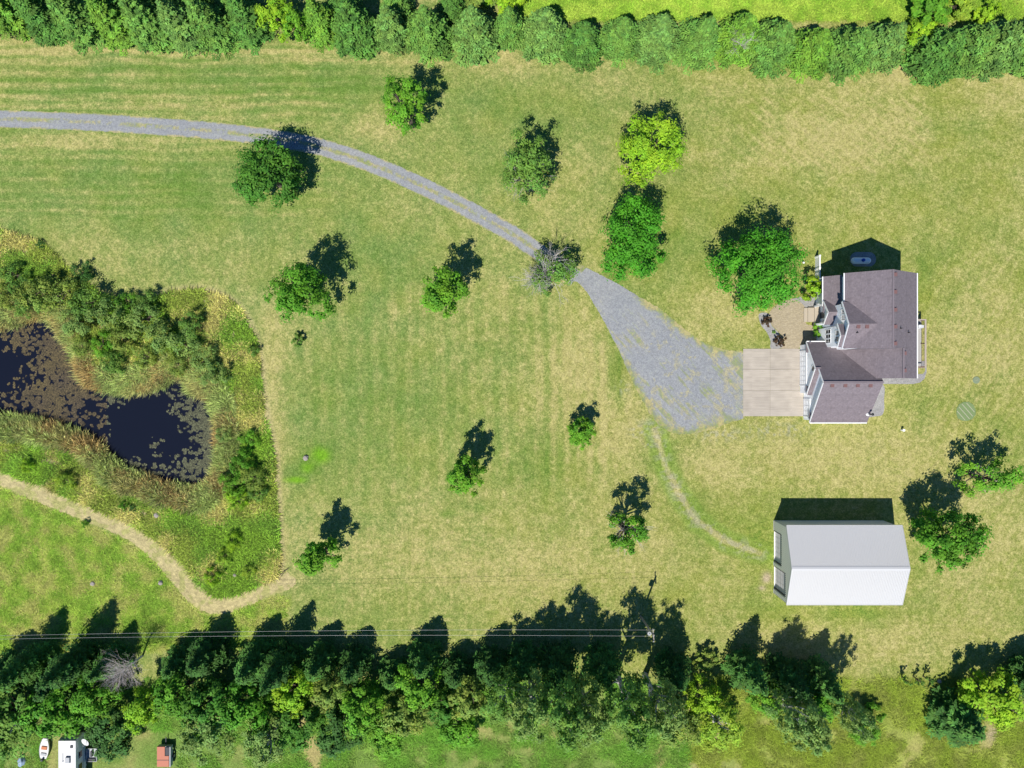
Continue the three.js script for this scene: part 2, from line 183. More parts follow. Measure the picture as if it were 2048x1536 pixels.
{
  const axis = (half, step) => { const a = []; for (let v = -half; v <= half + 1e-6; v += step) a.push(v); let e = half, s = step; while (e < 2500) { s *= 1.5; e += s; a.push(e); a.unshift(-e); } return a; };
  const xs = axis(96, 0.8), zs = axis(72, 0.8), nx = xs.length, nz = zs.length, p = new Float32Array(nx * nz * 3), uv = new Float32Array(nx * nz * 2), idx = [];
  for (let j = 0; j < nz; j++) for (let i = 0; i < nx; i++) { const k = j * nx + i, px = xs[i] / U + 1024, py = zs[j] / U + 768; p.set([xs[i], pondDepth(px, py), zs[j]], k * 3); uv.set([(px - TX0) / TXW, (py - TY0) / TYH], k * 2); if (i < nx - 1 && j < nz - 1) idx.push(k, k + nx, k + 1, k + 1, k + nx, k + nx + 1); }
  const g = new THREE.BufferGeometry(); g.setAttribute('position', new THREE.BufferAttribute(p, 3)); g.setAttribute('uv', new THREE.BufferAttribute(uv, 2)); g.setIndex(idx); g.computeVertexNormals();
  structure('lawn', g, LAWN, 'wide mown lawn with green and straw coloured patches');
}
// gravel driveway and its turning apron, one sheet with a weedy crown
const apronPoly = [...APRON_W, ...APRON_E];
{
  const half = (t) => 17.5 + (t > ROAD.length - 18 ? 3 : 0), L = [], R = [];
  ROAD.forEach(([x, y], i) => { const a = ROAD[Math.max(0, i - 1)], b = ROAD[Math.min(ROAD.length - 1, i + 1)], d = Math.hypot(b[0] - a[0], b[1] - a[1]), nx = -(b[1] - a[1]) / d, ny = (b[0] - a[0]) / d, h = half(i); L.push([x + nx * h, y + ny * h]); R.push([x - nx * h, y - ny * h]); });
  const near = (list, q) => list.filter(([x]) => x < q);
  const outline = ragged(smoothLine([...near(L, 1140), ...APRON_W, [1487, 838], [1487, 706], ...APRON_E.slice(1), ...near(R, 1140).reverse()], true, 2.5), 2.2, 4, 0.22);
  const X0 = -64, Y0 = 190, XW = 1600, YH = 700, N = 1600, M = 700;
  const t = texture(N, M, (x, y, o) => {
    const px = X0 + (x + 0.5) / N * XW, py = Y0 + (y + 0.5) / M * YH, n1 = fbm(px / 40, py / 40 + 8, 3), n2 = fbm(px / 11 + 4, py / 11, 3), n3 = fbm(px / 3, py / 3, 2), h = hash2(x + 31, y + 57);
    const d = [dRoad(px, py)], ap = px > 1130 ? dApron(px, py) : 1e3;
    let weed = sstep(7.5, 1.5, d[0] + (n2 - 0.5) * 9) * sstep(0.3, 0.6, n2 * 0.7 + n1 * 0.35) * 0.7 * sstep(1200, 1120, px);
    if (ap > 0) weed = Math.max(weed, sstep(12.5, 18.5, d[0] + (n2 - 0.5) * 7) * 0.75);
    else { const along = fbm((px * 0.75 - py * 0.66) / 5 + 3, (px * 0.66 + py * 0.75) / 46, 3); weed = Math.max(weed, sstep(0.5, 0.72, along * 0.65 + n1 * 0.35 + sstep(700, 820, py) * 0.05) * 0.55 * sstep(560, 680, py), sstep(-22, -1, ap + (n2 - 0.5) * 26) * 0.8 * sstep(1240, 1290, px + (py - 640) * 0.2) * sstep(1492, 1460, px)); weed = Math.max(weed, sstep(0.6, 0.72, n2) * 0.4 * sstep(620, 700, py)); }
    weed = sstep(0.05, 0.95, weed + (h - 0.5) * 0.34 + (n3 - 0.5) * 0.4); const f = 0.82 + 0.18 * n3 + 0.2 * h, st = sstep(0.3, 0.7, n2), tan = sstep(14, 9, d[0]) * 0;
    const wr = lerp(150, 200, st), wg = lerp(165, 188, st), wb = lerp(90, 128, st);
    const gr = lerp(164, 180, n1) + tan, gg = lerp(168, 181, n1), gb = lerp(174, 182, n1);
    o[0] = alb(lerp(gr, wr, weed) * f); o[1] = alb(lerp(gg, wg, weed) * f); o[2] = alb(lerp(gb, wb, weed) * f);
  });
  structure('gravel_driveway', sheet(outline, 0.012, (px, py) => [(px - X0) / XW, (py - Y0) / YH]), mat({ map: t, roughness: 1, bumpMap: (() => { const q = grainBump.clone(); q.repeat.set(XW * U / 5, YH * U / 5); return q; })(), bumpScale: 0.03 }), 'pale blue grey gravel driveway curving across the lawn to the garage');
}
// path of cut dry hay round the pond meadow
{
  const L = [], R = [];
  PATH.forEach(([x, y], i) => { const a = PATH[Math.max(0, i - 1)], b = PATH[Math.min(PATH.length - 1, i + 1)], d = Math.hypot(b[0] - a[0], b[1] - a[1]), nx = -(b[1] - a[1]) / d, ny = (b[0] - a[0]) / d, h = 15 + 4 * (fbm(i / 6, 3, 2) - 0.5); L.push([x + nx * h, y + ny * h]); R.push([x - nx * h, y - ny * h]); });
  const pl = ragged(smoothLine([...L, [592, 1160], ...R.reverse()], true, 2), 3.4, 9, 0.3);
  const t = texture(760, 360, (x, y, o) => { const px = -180 + x / 760 * 800, py = 890 + y / 360 * 360, [d, at] = segDist(px, py, PATH); const s = fbm(at * 1.2, d / 2.2, 3), n = fbm(px / 4, py / 4, 3), h = hash2(x, y), g = sstep(0.55, 0.7, fbm(px / 14, py / 14, 3)) * 0.5, f = 0.68 + 0.26 * s + 0.2 * n + 0.24 * h; o[0] = alb(lerp(206, 166, g) * f); o[1] = alb(lerp(192, 174, g) * f); o[2] = alb(lerp(138, 92, g) * f); });
  structure('hay_path', sheet(pl, 0.016, (px, py) => [(px + 180) / 800, (py - 890) / 360]), mat({ map: t, roughness: 1, bumpMap: grainBump, bumpScale: 0.04 }), 'pale mown hay path winding between meadow and pond');
}
// pond water
{
  const p2 = POND.map(([x, y]) => { const cx = 160, cy = 800; return [x + (x - cx) * 0.012, y + (y - cy) * 0.02]; });
  const wb = tiled(texture(256, 256, (x, y, o) => { o[0] = o[1] = o[2] = 255 * (0.6 * tnoise(x / 16, y / 16, 16) + 0.4 * tnoise(x / 6.4, y / 6.4, 40)); }, false), 0.12);
  const g = sheet(p2, WATER_Y, metres);
  structure('pond_water', g, new THREE.MeshPhysicalMaterial({ color: new THREE.Color().setRGB(0.0075, 0.0095, 0.018), roughness: 0.12, ior: 1.33, bumpMap: wb, bumpScale: 0.01 }), 'dark still pond water with floating weed');
}

// ---------------------------------------------------------------- plants
const leafMat = (r, g, b, t = 0.35, k = 1.05) => new THREE.MeshPhysicalMaterial({ color: col(r, g, b, k), roughness: 0.75, transmission: t, thickness: 0, vertexColors: true, side: THREE.DoubleSide, specularIntensity: 0.4 });
const BARK = mat({ color: col(120, 105, 92), roughness: 1, bumpMap: grainBump, bumpScale: 0.02 });
const PALEBARK = mat({ color: new THREE.Color().setRGB(0.52, 0.48, 0.45), roughness: 1 });
const GREYBARK = mat({ color: new THREE.Color().setRGB(0.6, 0.53, 0.5), roughness: 1 });
class Leaves {
  constructor() { this.p = []; this.n = []; this.c = []; this.i = []; }
  leaf(x, y, z, nx, ny, nz, ax, ay, az, L, Wd, tint, warm) {   // a rhombic leaf spray: centre, normal, long axis
    let l = Math.hypot(nx, ny, nz) || 1; nx /= l; ny /= l; nz /= l;
    const d = ax * nx + ay * ny + az * nz; ax -= d * nx; ay -= d * ny; az -= d * nz; l = Math.hypot(ax, ay, az) || 1; ax /= l; ay /= l; az /= l;
    const bx = ny * az - nz * ay, by = nz * ax - nx * az, bz = nx * ay - ny * ax, k = this.p.length / 3, f = -0.12 * L;
    this.p.push(x - ax * L, y - ay * L, z - az * L, x + bx * Wd + nx * f, y + by * Wd + ny * f, z + bz * Wd + nz * f, x + ax * L, y + ay * L, z + az * L, x - bx * Wd + nx * f, y - by * Wd + ny * f, z - bz * Wd + nz * f);
    for (let q = 0; q < 4; q++) { this.n.push(nx, ny, nz); this.c.push(tint * (1 + warm), tint, tint * (1 - warm * 0.6)); }
    this.i.push(k, k + 3, k + 1, k + 1, k + 3, k + 2);
  }
  build() { const g = new THREE.BufferGeometry(); g.setAttribute('position', new THREE.Float32BufferAttribute(this.p, 3)); g.setAttribute('normal', new THREE.Float32BufferAttribute(this.n, 3)); g.setAttribute('color', new THREE.Float32BufferAttribute(this.c, 3)); g.setIndex(this.i); return g; }
}
// Broadleaf crown about the origin of the tree's base. o: rx, rz half widths, ry half height, hc height of its middle, n clumps, m leaves a clump, leaf size, shape, gap
function broadleaf(seed, o) {
  const R = rng(seed), lv = new Leaves(), tips = [], ls = o.leaf ?? 0.17, cone = o.shape === 'cone', NL = o.lobes ?? Math.max(10, Math.round(o.n / 2.7));
  const dirs = []; for (let k = 0; k < 40; k++) { const s = 1 - 2 * (k + 0.5) / 40, h = Math.sqrt(1 - s * s), a = k * 2.39996; dirs.push([Math.cos(a) * h, s, Math.sin(a) * h]); }
  for (let k = 0; k < NL; k++) {
    const u = (k + 0.5) / NL, th = k * 2.39996 + R() * 0.9, y = k % 8 === 0 && !cone ? 0.72 - 0.25 * u : cone ? lerp(0.86, -0.75, Math.pow(u, 0.75)) : lerp(0.92, -0.66, Math.pow(u, 1.0));
    let r = cone ? clamp((0.98 - y) * 0.5, 0.05, 0.8) : Math.sqrt(Math.max(0.02, 1 - y * y)) * 0.68;
    if (k % 8 === 0 && !cone) r *= 0.25;
    const far = (R() < 0.2 ? 0.5 : 0.9) + 0.26 * R(), lr = (cone ? 0.18 + 0.16 * (0.9 - y) : 0.34) * (0.75 + 0.5 * R()) * (o.lobe ?? 1);
    if (o.gap && R() < o.gap * 0.55) continue;
    const lx = Math.cos(th) * r * far * o.rx * 1.06, ly = o.hc + y * far * o.ry * 0.85, lz = Math.sin(th) * r * far * o.rz * 1.06; tips.push(new THREE.Vector3(lx, ly, lz));
    const nc = Math.max(4, Math.round(o.n / NL * 1.3)), toneL = 0.84 + 0.32 * R(), warmL = (R() - 0.5) * 0.2, off = Math.floor(R() * 40);
    for (let c = 0; c < nc; c++) {
      const d = dirs[(off + c * 13) % 40]; let dx = d[0] + Math.cos(th) * 0.5 * r, dy = d[1] * 0.8 + 0.25 + y * 0.3, dz = d[2] + Math.sin(th) * 0.5 * r; const dl = Math.hypot(dx, dy, dz) || 1; dx /= dl; dy /= dl; dz /= dl;
      const k2 = lr * (0.72 + 0.4 * R()), cx = lx + dx * k2 * o.rx, cy = ly + dy * k2 * o.ry * (cone ? 0.6 : 0.8), cz = lz + dz * k2 * o.rz, cr = (o.rx + o.rz) / 2 * (o.clump ?? 0.19) * (0.55 + 0.8 * R()), tint0 = toneL * (0.88 + 0.24 * R()), warm0 = warmL + (R() - 0.5) * 0.14;
      if (c % 3 === 0) tips.push(new THREE.Vector3(cx, cy, cz));
      for (let q = 0; q < o.m * 0.55; q++) {
        const a = R() * 6.2832, s = R() * 2 - 1, h = Math.sqrt(1 - s * s), rr = cr * (R() < 0.12 ? 1.35 : Math.pow(R(), 0.5)), ex = Math.cos(a) * h, ez = Math.sin(a) * h;
        lv.leaf(cx + ex * rr, Math.max(0.15, cy + s * rr * 0.7), cz + ez * rr, ex * 0.6 + dx * 0.6 + (R() - 0.5) * 0.9, s * 0.5 + dy * 0.5 + 0.5 + (R() - 0.5) * 0.8, ez * 0.6 + dz * 0.6 + (R() - 0.5) * 0.9, R() - 0.5, R() - 0.7, R() - 0.5, ls * (0.7 + 0.7 * R()), ls * (0.5 + 0.35 * R()), tint0 * (0.78 + 0.44 * R()), warm0 + (R() - 0.5) * 0.16);
      }
    }
  }
  return { crown: lv.build(), trunk: limbs(seed + 9, o, tips) };
}
function limbs(seed, o, tips) {
  const R = rng(seed), top = o.hc + o.ry * 0.3, r0 = o.trunk ?? 0.035 * (o.hc + o.ry) + 0.04, list = [];
  const spine = []; for (let k = 0; k <= 6; k++) { const t = k / 6; spine.push(new THREE.Vector3((R() - 0.5) * 0.25 * t * o.rx * 0.4, top * t, (R() - 0.5) * 0.25 * t * o.rz * 0.4)); }
  for (let k = 0; k < 6; k++) list.push(rod(spine[k], spine[k + 1], r0 * (1.25 - k / 6 * 1.1), r0 * (1.25 - (k + 1) / 6 * 1.1), 7));
  const many = Math.min(tips.length, o.limbs ?? 14);
  for (let k = 0; k < many; k++) {
    const tip = tips[Math.floor(k * tips.length / many)], t = clamp((tip.y / top) * 0.62 - 0.05, 0.15, 0.9), f = t * 6, a = spine[Math.floor(f)].clone().lerp(spine[Math.min(6, Math.floor(f) + 1)], f % 1);
    const mid = a.clone().lerp(tip, 0.5); mid.y -= 0.1 * tip.distanceTo(a);
    list.push(rod(a, mid, r0 * 0.42, r0 * 0.26, 5), rod(mid, tip, r0 * 0.26, r0 * 0.09, 5));
  }
  return merge(list);
}
function conifer(seed, o) {               // o: h height, r spread at the base, step between whorls
  const R = rng(seed), lv = new Leaves(), h = o.h, n = Math.round((h - 0.3) / o.step), list = [];
  for (let w = 0; w < n; w++) {
    const t = (w + R() * 0.5) / n, y = 0.35 + t * (h - 0.5), len0 = o.r * Math.pow(1 - t, o.taper ?? 0.8) * (1 - 0.12 * Math.max(0, 0.15 - t) / 0.15) + 0.12, nb = Math.max(5, Math.round(6 + 7 * (1 - t)));
    const ph = R() * 6.28;
    for (let b = 0; b < nb; b++) {
      const a = ph + (b + (R() - 0.5) * 0.7) / nb * 6.2832, len = len0 * (0.6 + 0.62 * R()), droop = (o.droop ?? 0.25) * (1.2 - t) + 0.1 * (R() - 0.5), ca = Math.cos(a), sa = Math.sin(a), tone = 0.6 + 0.75 * R(), warm = (R() - 0.5) * 0.24;
      const steps = Math.max(2, Math.round(len / 0.27));
      for (let s = 0; s < steps; s++) {
        const f = (s + 0.7) / steps, d = len * f, yy = y - droop * d + 0.22 * d * f * (o.lift ?? 1) + (t > 0.9 ? d * 0.5 : 0), wd = (1 - f * 0.72) * len * 0.34 + 0.1;
        for (let q = 0; q < 6; q++) {
          const side = (q % 2 ? 1 : -1) * (q < 2 ? 0.35 : q < 4 ? 0.7 : 1) * wd * (0.5 + 0.6 * R()), x = ca * d - sa * side, z = sa * d + ca * side, sp = (q % 2 ? 1 : -1) * (0.5 + R() * 0.6);
          lv.leaf(x, Math.max(0.12, yy - Math.abs(side) * 0.22 + (R() - 0.5) * 0.12), z, ca * 0.35 + (R() - 0.5) * 0.7, 0.9 + (R() - 0.5) * 0.5, sa * 0.35 + (R() - 0.5) * 0.7, ca - sa * sp, -0.28 + (R() - 0.5) * 0.3, sa + ca * sp, 0.13 + 0.14 * R(), 0.06 + 0.04 * R(), tone * (0.7 + 0.6 * R()), warm + (R() - 0.5) * 0.1);
        }
      }
      if (w % 2 === 0 && len > 0.8) list.push(rod(new THREE.Vector3(0, y, 0), new THREE.Vector3(ca * len * 0.8, y - droop * len * 0.8 + 0.12 * len, sa * len * 0.8), 0.03, 0.01, 4));
    }
  }
  for (let k = 0; k < 3; k++) lv.leaf((R() - 0.5) * 0.06, h - 0.1 - k * 0.15, (R() - 0.5) * 0.06, R() - 0.5, 0.2, R() - 0.5, 0, 1, 0, 0.3, 0.07, 1.1, 0);
  list.push(rod(new THREE.Vector3(0, 0, 0), new THREE.Vector3(0, h * 0.5, 0), 0.2, 0.11, 8), rod(new THREE.Vector3(0, h * 0.5, 0), new THREE.Vector3(0, h, 0), 0.11, 0.02, 7));
  return { crown: lv.build(), trunk: merge(list) };
}
function bareBranches(seed, o) {          // leafless crown: forking twigs to a given spread
  const R = rng(seed), list = [];
  const grow = (a, dir, len, r, depth) => {
    const b = a.clone().addScaledVector(dir, len); list.push(rod(a, b, r, r * 0.6, depth > 2 ? 3 : 5));
    if (depth >= o.depth) return;
    const k = depth === 0 ? o.first ?? 9 : 3 + (R() < 0.5 ? 1 : 0);
    for (let i = 0; i < k; i++) { const sp = depth === 0 ? 1.25 : 0.75, d = dir.clone().add(new THREE.Vector3((R() - 0.5) * 2 * sp, (R() - 0.35) * sp, (R() - 0.5) * 2 * sp)).normalize(); grow(a.clone().lerp(b, depth === 0 ? 0.35 + 0.65 * R() : 0.45 + 0.55 * R()), d, len * (0.5 + 0.28 * R()), r * 0.52, depth + 1); }
  };
  grow(new THREE.Vector3(0, 0, 0), new THREE.Vector3(o.lean?.[0] ?? 0, 1, o.lean?.[1] ?? 0).normalize(), o.len, o.r, 0);
  return merge(list);
}
function plant(name, geo, leaf, bark, label, category, group, pos, turn = 0, sc = [1, 1, 1]) {
  const t = thing(name, label, category, group, pos); t.rotation.y = turn; t.scale.set(...sc);
  if (geo.trunk) mesh('trunk', geo.trunk, bark, t);
  if (geo.crown) mesh('crown', geo.crown, leaf, t);
  return t;
}
const GREENS = {
  oak: leafMat(84, 138, 42), maple: leafMat(96, 154, 36), vivid: leafMat(84, 158, 34), lime: leafMat(148, 190, 40), fresh: leafMat(112, 168, 42), olive: leafMat(136, 160, 66), dull: leafMat(110, 152, 60), deep: leafMat(70, 116, 46), pine: leafMat(82, 130, 52, 0.25), grey: leafMat(134, 166, 82), yellow: leafMat(150, 182, 54), wine: leafMat(84, 66, 46),
  spruce: leafMat(102, 146, 60, 0.15), bluespruce: leafMat(108, 148, 68, 0.15), greenspruce: leafMat(108, 154, 50, 0.15), darkspruce: leafMat(86, 132, 52, 0.15),
};

// ---------------------------------------------------------------- house
const shingleMap = (() => { // courses of asphalt shingles, 2.4 m square
  return texture(512, 512, (x, y, o) => { const row = Math.floor(y / 32), off = hash2(row, 5) * 512, c = Math.floor(((x + off) % 512) / 46), v = hash2(c + row * 17, row), lap = y % 32 < 2 ? 0.93 : 1, n = hash2(x, y), n2 = tnoise(x / 64, y / 64, 8), n3 = tnoise(x / 16, y / 128, 32), f = (0.86 + 0.1 * v + 0.1 * n + 0.08 * (n2 - 0.5) + 0.06 * (n3 - 0.5)) * lap; o[0] = alb(152 * f); o[1] = alb(140 * f); o[2] = alb(146 * f); });
})();
tiled(shingleMap, 1 / 2.4);
const shingleBump = tiled(texture(256, 256, (x, y, o) => { o[0] = o[1] = o[2] = 160 * ((y % 16) / 16) + 95 * hash2(Math.floor(x / 23) + 40 * Math.floor(y / 16), Math.floor(y / 16)); }, false), 1 / 2.4);
const SHINGLE = mat({ map: shingleMap, bumpMap: shingleBump, bumpScale: 0.004, roughness: 0.95 });
const sidingBump = tiled(texture(8, 64, (x, y, o) => { o[0] = o[1] = o[2] = 255 * (1 - y / 64); }, false), 1, 1 / 0.12);
const SIDING = mat({ color: new THREE.Color().setRGB(0.82, 0.83, 0.85), roughness: 0.6, bumpMap: sidingBump, bumpScale: 0.012 });
const TRIM = mat({ color: new THREE.Color().setRGB(0.82, 0.82, 0.82), roughness: 0.5 });
const GLASS = new THREE.MeshPhysicalMaterial({ color: 0x10161a, roughness: 0.06, specularIntensity: 1 });
const REDVENT = mat({ color: col(142, 104, 102), roughness: 0.7 });
const BLACK = mat({ color: col(40, 40, 44), roughness: 0.6 });
const CONCRETE = mat({ color: col(214, 200, 178), roughness: 0.95 });
const TB = 0.22;
{
  const house = thing('farm_house', 'white sided house with brown shingle roofs and attached garage', 'house');
  const nW = (x) => 7.57 + (x - 618) * 0.04985, eP = (x) => 10.86 - (x - 684) * 0.0484, sW = (x) => 9.457 - (713 - x) * 0.0675;
  const roof = (pts, name = 'roof_slope') => mesh(name, polyGeo(pts.map(([x, h, z]) => G(x, h, z)), TB), SHINGLE, house);
  // walls
  const pr = (a) => a.map(([x, h]) => [x * U, h]);
  mesh('wall', prism(pr([[626, 0], [746, 0], [746, eP(746) - 0.3], [684, 10.5], [626, nW(626) - 0.3]]), -203 * U, -66.2 * U), SIDING, house).userData.label = 'tall two storey north wing walls';
  mesh('wall', prism(pr([[640, 0], [746, 0], [746, eP(746) - 0.3], [713, 9.1], [640, sW(640) - 0.35]]), -66 * U, -14 * U), SIDING, house);
  const gs = 4.6 / 78.25, gN = (z) => 3.0 + (z + 81.75) * gs, gS = (z) => 3.0 + (74.75 - z) * gs, bS = (z) => 3.0 + (21.7 - z) * gs;
  mesh('wall', prism(pr([[-78, 0], [71, 0], [71, gS(71) - 0.3], [-3.5, 7.24], [-78, gN(-78) - 0.3]]), 583 * U, 687 * U, true), SIDING, house).userData.label = 'garage wing walls';
  mesh('wall', prism(pr([[-77.6, 0], [18, 0], [18, bS(18) - 0.3], [-30, gN(-30) - 0.35], [-77.6, gN(-77.6) - 0.3]]), 576 * U, 582.9 * U, true), SIDING, house);
  // roof planes
  roof([[618, nW(618), -206], [684, 10.86, -206], [684, 10.86, -66], [618, nW(618), -66]]);
  roof([[684.02, 10.86, -206], [752, eP(752), -206], [752, eP(752), -66], [684.02, 10.86, -66]]);
  roof([[713.02, eP(713), -65.95], [752, eP(752), -65.95], [752, eP(752), -10.5], [713.02, eP(713), -10.5]]);
  roof([[618, sW(618), -65.95], [713, sW(713), -65.95], [713, sW(713), -10.5], [618, sW(618), -10.5]]);
  roof([[579, 3.0, -81.75], [690, 3.0, -81.75], [690, 7.6, -3.5], [579, 7.6, -3.5]]);
  roof([[579, 7.6, -3.48], [690, 7.6, -3.48], [690, 3.0, 74.75], [579, 3.0, 74.75]]);
  roof([[573, 3.0, -81.75], [578.95, 3.0, -81.75], [578.95, gN(-30), -30], [573, gN(-30), -30]]);
  roof([[573, gN(-30), -29.98], [582.9, gN(-30), -29.98], [582.9, 3.0, 21.7], [573, 3.0, 21.7]]);
  mesh('shingled_cheek', polyCheek(), SHINGLE, house);
  function polyCheek() { return prism(pr([[640, sW(640) - 0.2], [684, sW(684) - 0.2], [713, sW(713) - 0.3], [684.5, 10.72], [640, nW(640) - 0.1]]), -66.15 * U, -65.2 * U); }
  // ridge caps
  for (const [a, b] of [[G(684, 10.89, -206), G(684, 10.89, -66)], [G(713, 9.49, -66), G(713, 9.49, -10.5)], [G(579, 7.63, -3.5), G(690, 7.63, -3.5)], [G(573, gN(-30) + 0.03, -30), G(583, gN(-30) + 0.03, -30)]]) mesh('ridge_cap', beam(a, b, 0.26, 0.05), SHINGLE, house);
  // porch, entry gable, the two gables of the west front
  roof([[600, 3.85, -207], [626, 5.53, -207], [626, 5.53, -137], [600, 3.85, -137]], 'porch_roof');
  mesh('porch_wall', gbox(607, 625.8, 0, 3.95, -203, -158), SIDING, house);
  const gable = (x0, x1, zc, half, hr, sl, ov, wx, base, label, wl) => {
    const he = hr - half * sl, g = thingPart('front_gable', label);
    mesh('roof_slope', polyGeo([G(x0, he, zc - half), G(x1, he, zc - half), G(x1, hr, zc), G(x0, hr, zc)], TB), SHINGLE, g);
    mesh('roof_slope', polyGeo([G(x0, hr, zc + 0.02), G(x1, hr, zc + 0.02), G(x1, he, zc + half), G(x0, he, zc + half)], TB), SHINGLE, g);
    const hw = half - ov, hb = hr - hw * sl;
    mesh('wall', prism(pr([[zc - hw, base], [zc + hw, base], [zc + hw, hb - 0.28], [zc, hr - 0.34], [zc - hw, hb - 0.28]]), wx * U, (wx + wl) * U, true), SIDING, g);
    for (const s of [-1, 1]) mesh('rake_board', beam(G(x0 - 0.4, he - 0.16, zc + s * half), G(x0 - 0.4, hr - 0.16, zc + s * 0.02), 0.05, 0.3), TRIM, g);
    for (const s of [-1, 1]) { const z0 = zc + s * half, z1 = zc + s * (half - Math.min(9, half * 0.4)); mesh('eave_return', polyGeo([G(x0, he - 0.2, z0), G(x0, he - 0.2, z1), G(wx + 0.2, he + 0.18, z1), G(wx + 0.2, he + 0.18, z0)], 0.15), SHINGLE, g); }
    return g;
  };
  function thingPart(name, label) { const g = new THREE.Group(); g.name = name; g.userData.label = label; house.add(g); return g; }
  const entry = gable(599, 630, -136.5, 22.5, 5.75, 0.0675, 2.5, 602, 3.9, 'small gable over the entry porch', 12);
  const bay = gable(605, 645, -90, 21.7, 8.6, 0.0465, 3, 609, 0, 'narrow two storey white front gable', 26);
  const cross = gable(612, 664, -109.5, 43, 9.86, 0.0465, 3, 616, 0, 'wide upper front gable above the entry', 26);
  // windows: frame, glass, glazing bars
  const windowW = (parent, x, h0, h1, z0, z1, nx, ny) => {
    const g = new THREE.Group(); g.name = 'window'; parent.add(g); const X = x * U, t = 0.08, Z0 = z0 * U, Z1 = z1 * U;
    mesh('frame', [box(X - 0.05, X, h0 - t, h0, Z0 - t, Z1 + t), box(X - 0.05, X, h1, h1 + t, Z0 - t, Z1 + t), box(X - 0.05, X, h0, h1, Z0 - t, Z0), box(X - 0.05, X, h0, h1, Z1, Z1 + t)], TRIM, g);
    mesh('pane', box(X - 0.012, X + 0.03, h0, h1, Z0, Z1), GLASS, g);
    const bars = []; for (let i = 1; i < nx; i++) { const z = lerp(Z0, Z1, i / nx); bars.push(box(X - 0.03, X - 0.013, h0, h1, z - 0.015, z + 0.015)); } for (let i = 1; i < ny; i++) { const y = lerp(h0, h1, i / ny); bars.push(box(X - 0.033, X - 0.013, y - 0.015, y + 0.015, Z0, Z1)); } if (bars.length) mesh('glazing_bars', bars, TRIM, g);
  };
  windowW(cross, 616, 6.95, 8.05, -138.5, -130.3, 3, 4); windowW(cross, 616, 6.95, 8.05, -127.6, -119, 3, 4);
  windowW(bay, 609, 6.2, 7.3, -99.6, -91.6, 3, 4); windowW(bay, 609, 6.2, 7.3, -88.6, -79.6, 3, 4);
  for (const z of [-104, -95, -86]) windowW(bay, 609, 3.2, 4.7, z, z + 6.5, 1, 2);
  { const o = mesh('round_window', new THREE.CylinderGeometry(0.42, 0.42, 0.06, 24).rotateZ(Math.PI / 2).translate(575.6 * U, 4.75, -30 * U), GLASS, house); mesh('frame', new THREE.TorusGeometry(0.44, 0.05, 8, 28).rotateY(Math.PI / 2).translate(575.5 * U, 4.75, -30 * U), TRIM, o); }
  // garage doors, sunk between white casings, four sections each
  const garageDoor = (x, z0, z1, h) => {
    const g = new THREE.Group(); g.name = 'garage_door'; house.add(g);
    for (let k = 0; k < 4; k++) { const y0 = k * h / 4 + 0.01, y1 = (k + 1) * h / 4 - 0.01, n = Math.max(3, Math.round((z1 - z0) * U / 0.75)), list = [gbox(x - 0.6, x, y0, y1, z0, z1)]; for (let i = 0; i < n; i++) { const a = lerp(z0, z1, (i + 0.14) / n), b = lerp(z0, z1, (i + 0.86) / n); list.push(gbox(x - 0.9, x - 0.6, y0 + 0.1, y1 - 0.1, a, b)); } mesh('door_section', list, TRIM, g); }
    mesh('casing', [gbox(x - 1.3, x + 0.02, 0, h + 0.12, z0 - 2, z0 - 0.1), gbox(x - 1.3, x + 0.02, 0, h + 0.12, z1 + 0.1, z1 + 2), gbox(x - 1.3, x + 0.02, h + 0.02, h + 0.15, z0 - 0.1, z1 + 0.1)], TRIM, g);
  };
  garageDoor(576, -64, 2, 2.3); garageDoor(583, 31, 63, 2.3);
  for (const [x, z0, z1] of [[573, -81.75, -61], [573, 4, 21.7], [579, 56, 74.75]]) mesh('eave_return', polyGeo([G(x, 2.78, z0), G(x, 2.78, z1), G(x + 7, 3.3, z1), G(x + 7, 3.3, z0)], 0.15), SHINGLE, house);
  for (const [x, z0, h0, z1, h1] of [[573, -81.75, 3, -30, gN(-30)], [573, 21.7, 3, -30, gN(-30)], [579, -28, gN(-28), -3.5, 7.6], [579, 74.75, 3, -3.5, 7.6]]) mesh('rake_board', beam(G(x - 0.4, h0 - 0.17, z0), G(x - 0.4, h1 - 0.17, z1), 0.05, 0.28), TRIM, house);
  // gutters
  for (const [a, b] of [[G(753, 7.5, -206), G(753, 7.5, -10.5)], [G(599, 3.78, -207), G(599, 3.78, -150)], [G(579, 2.93, 75.8), G(690, 2.93, 75.8)], [G(573, 2.93, -82.8), G(618, 2.93, -82.8)], [G(617, 7.5, -206), G(617, 7.5, -153)]]) mesh('gutter', beam(a, b, 0.13, 0.12), TRIM, house);
  for (const [x, h, z] of [[752.6, 7.4, -12], [599, 3.7, -205], [688, 2.9, 75.6]]) mesh('downspout', box(x * U - 0.04, x * U + 0.04, 0, h, z * U - 0.04, z * U + 0.04), TRIM, house);
  // north wall strip window and east doors
  for (const [z0, z1, h0, h1] of [[-112, -92, 1.25, 3.3], [-60, -40, 1.25, 3.3], [-180, -166, 2, 3.3], [-180, -166, 5, 6.4], [-110, -96, 5, 6.4], [-150, -136, 5, 6.4]]) mesh('window', box(746 * U - 0.02, 746 * U + 0.04, h0, h1, z0 * U, z1 * U), GLASS, house);
  for (const [x0, x1, h0, h1] of [[650, 664, 1.6, 3], [706, 720, 1.6, 3], [650, 664, 5, 6.4], [706, 720, 5, 6.4]]) mesh('window', box(x0 * U, x1 * U, h0, h1, -203 * U - 0.04, -203 * U + 0.02), GLASS, house);
  mesh('window', box(625.6 * U - 0.04, 626 * U + 0.02, 6.3, 7.2, -186 * U, -176 * U), GLASS, house);
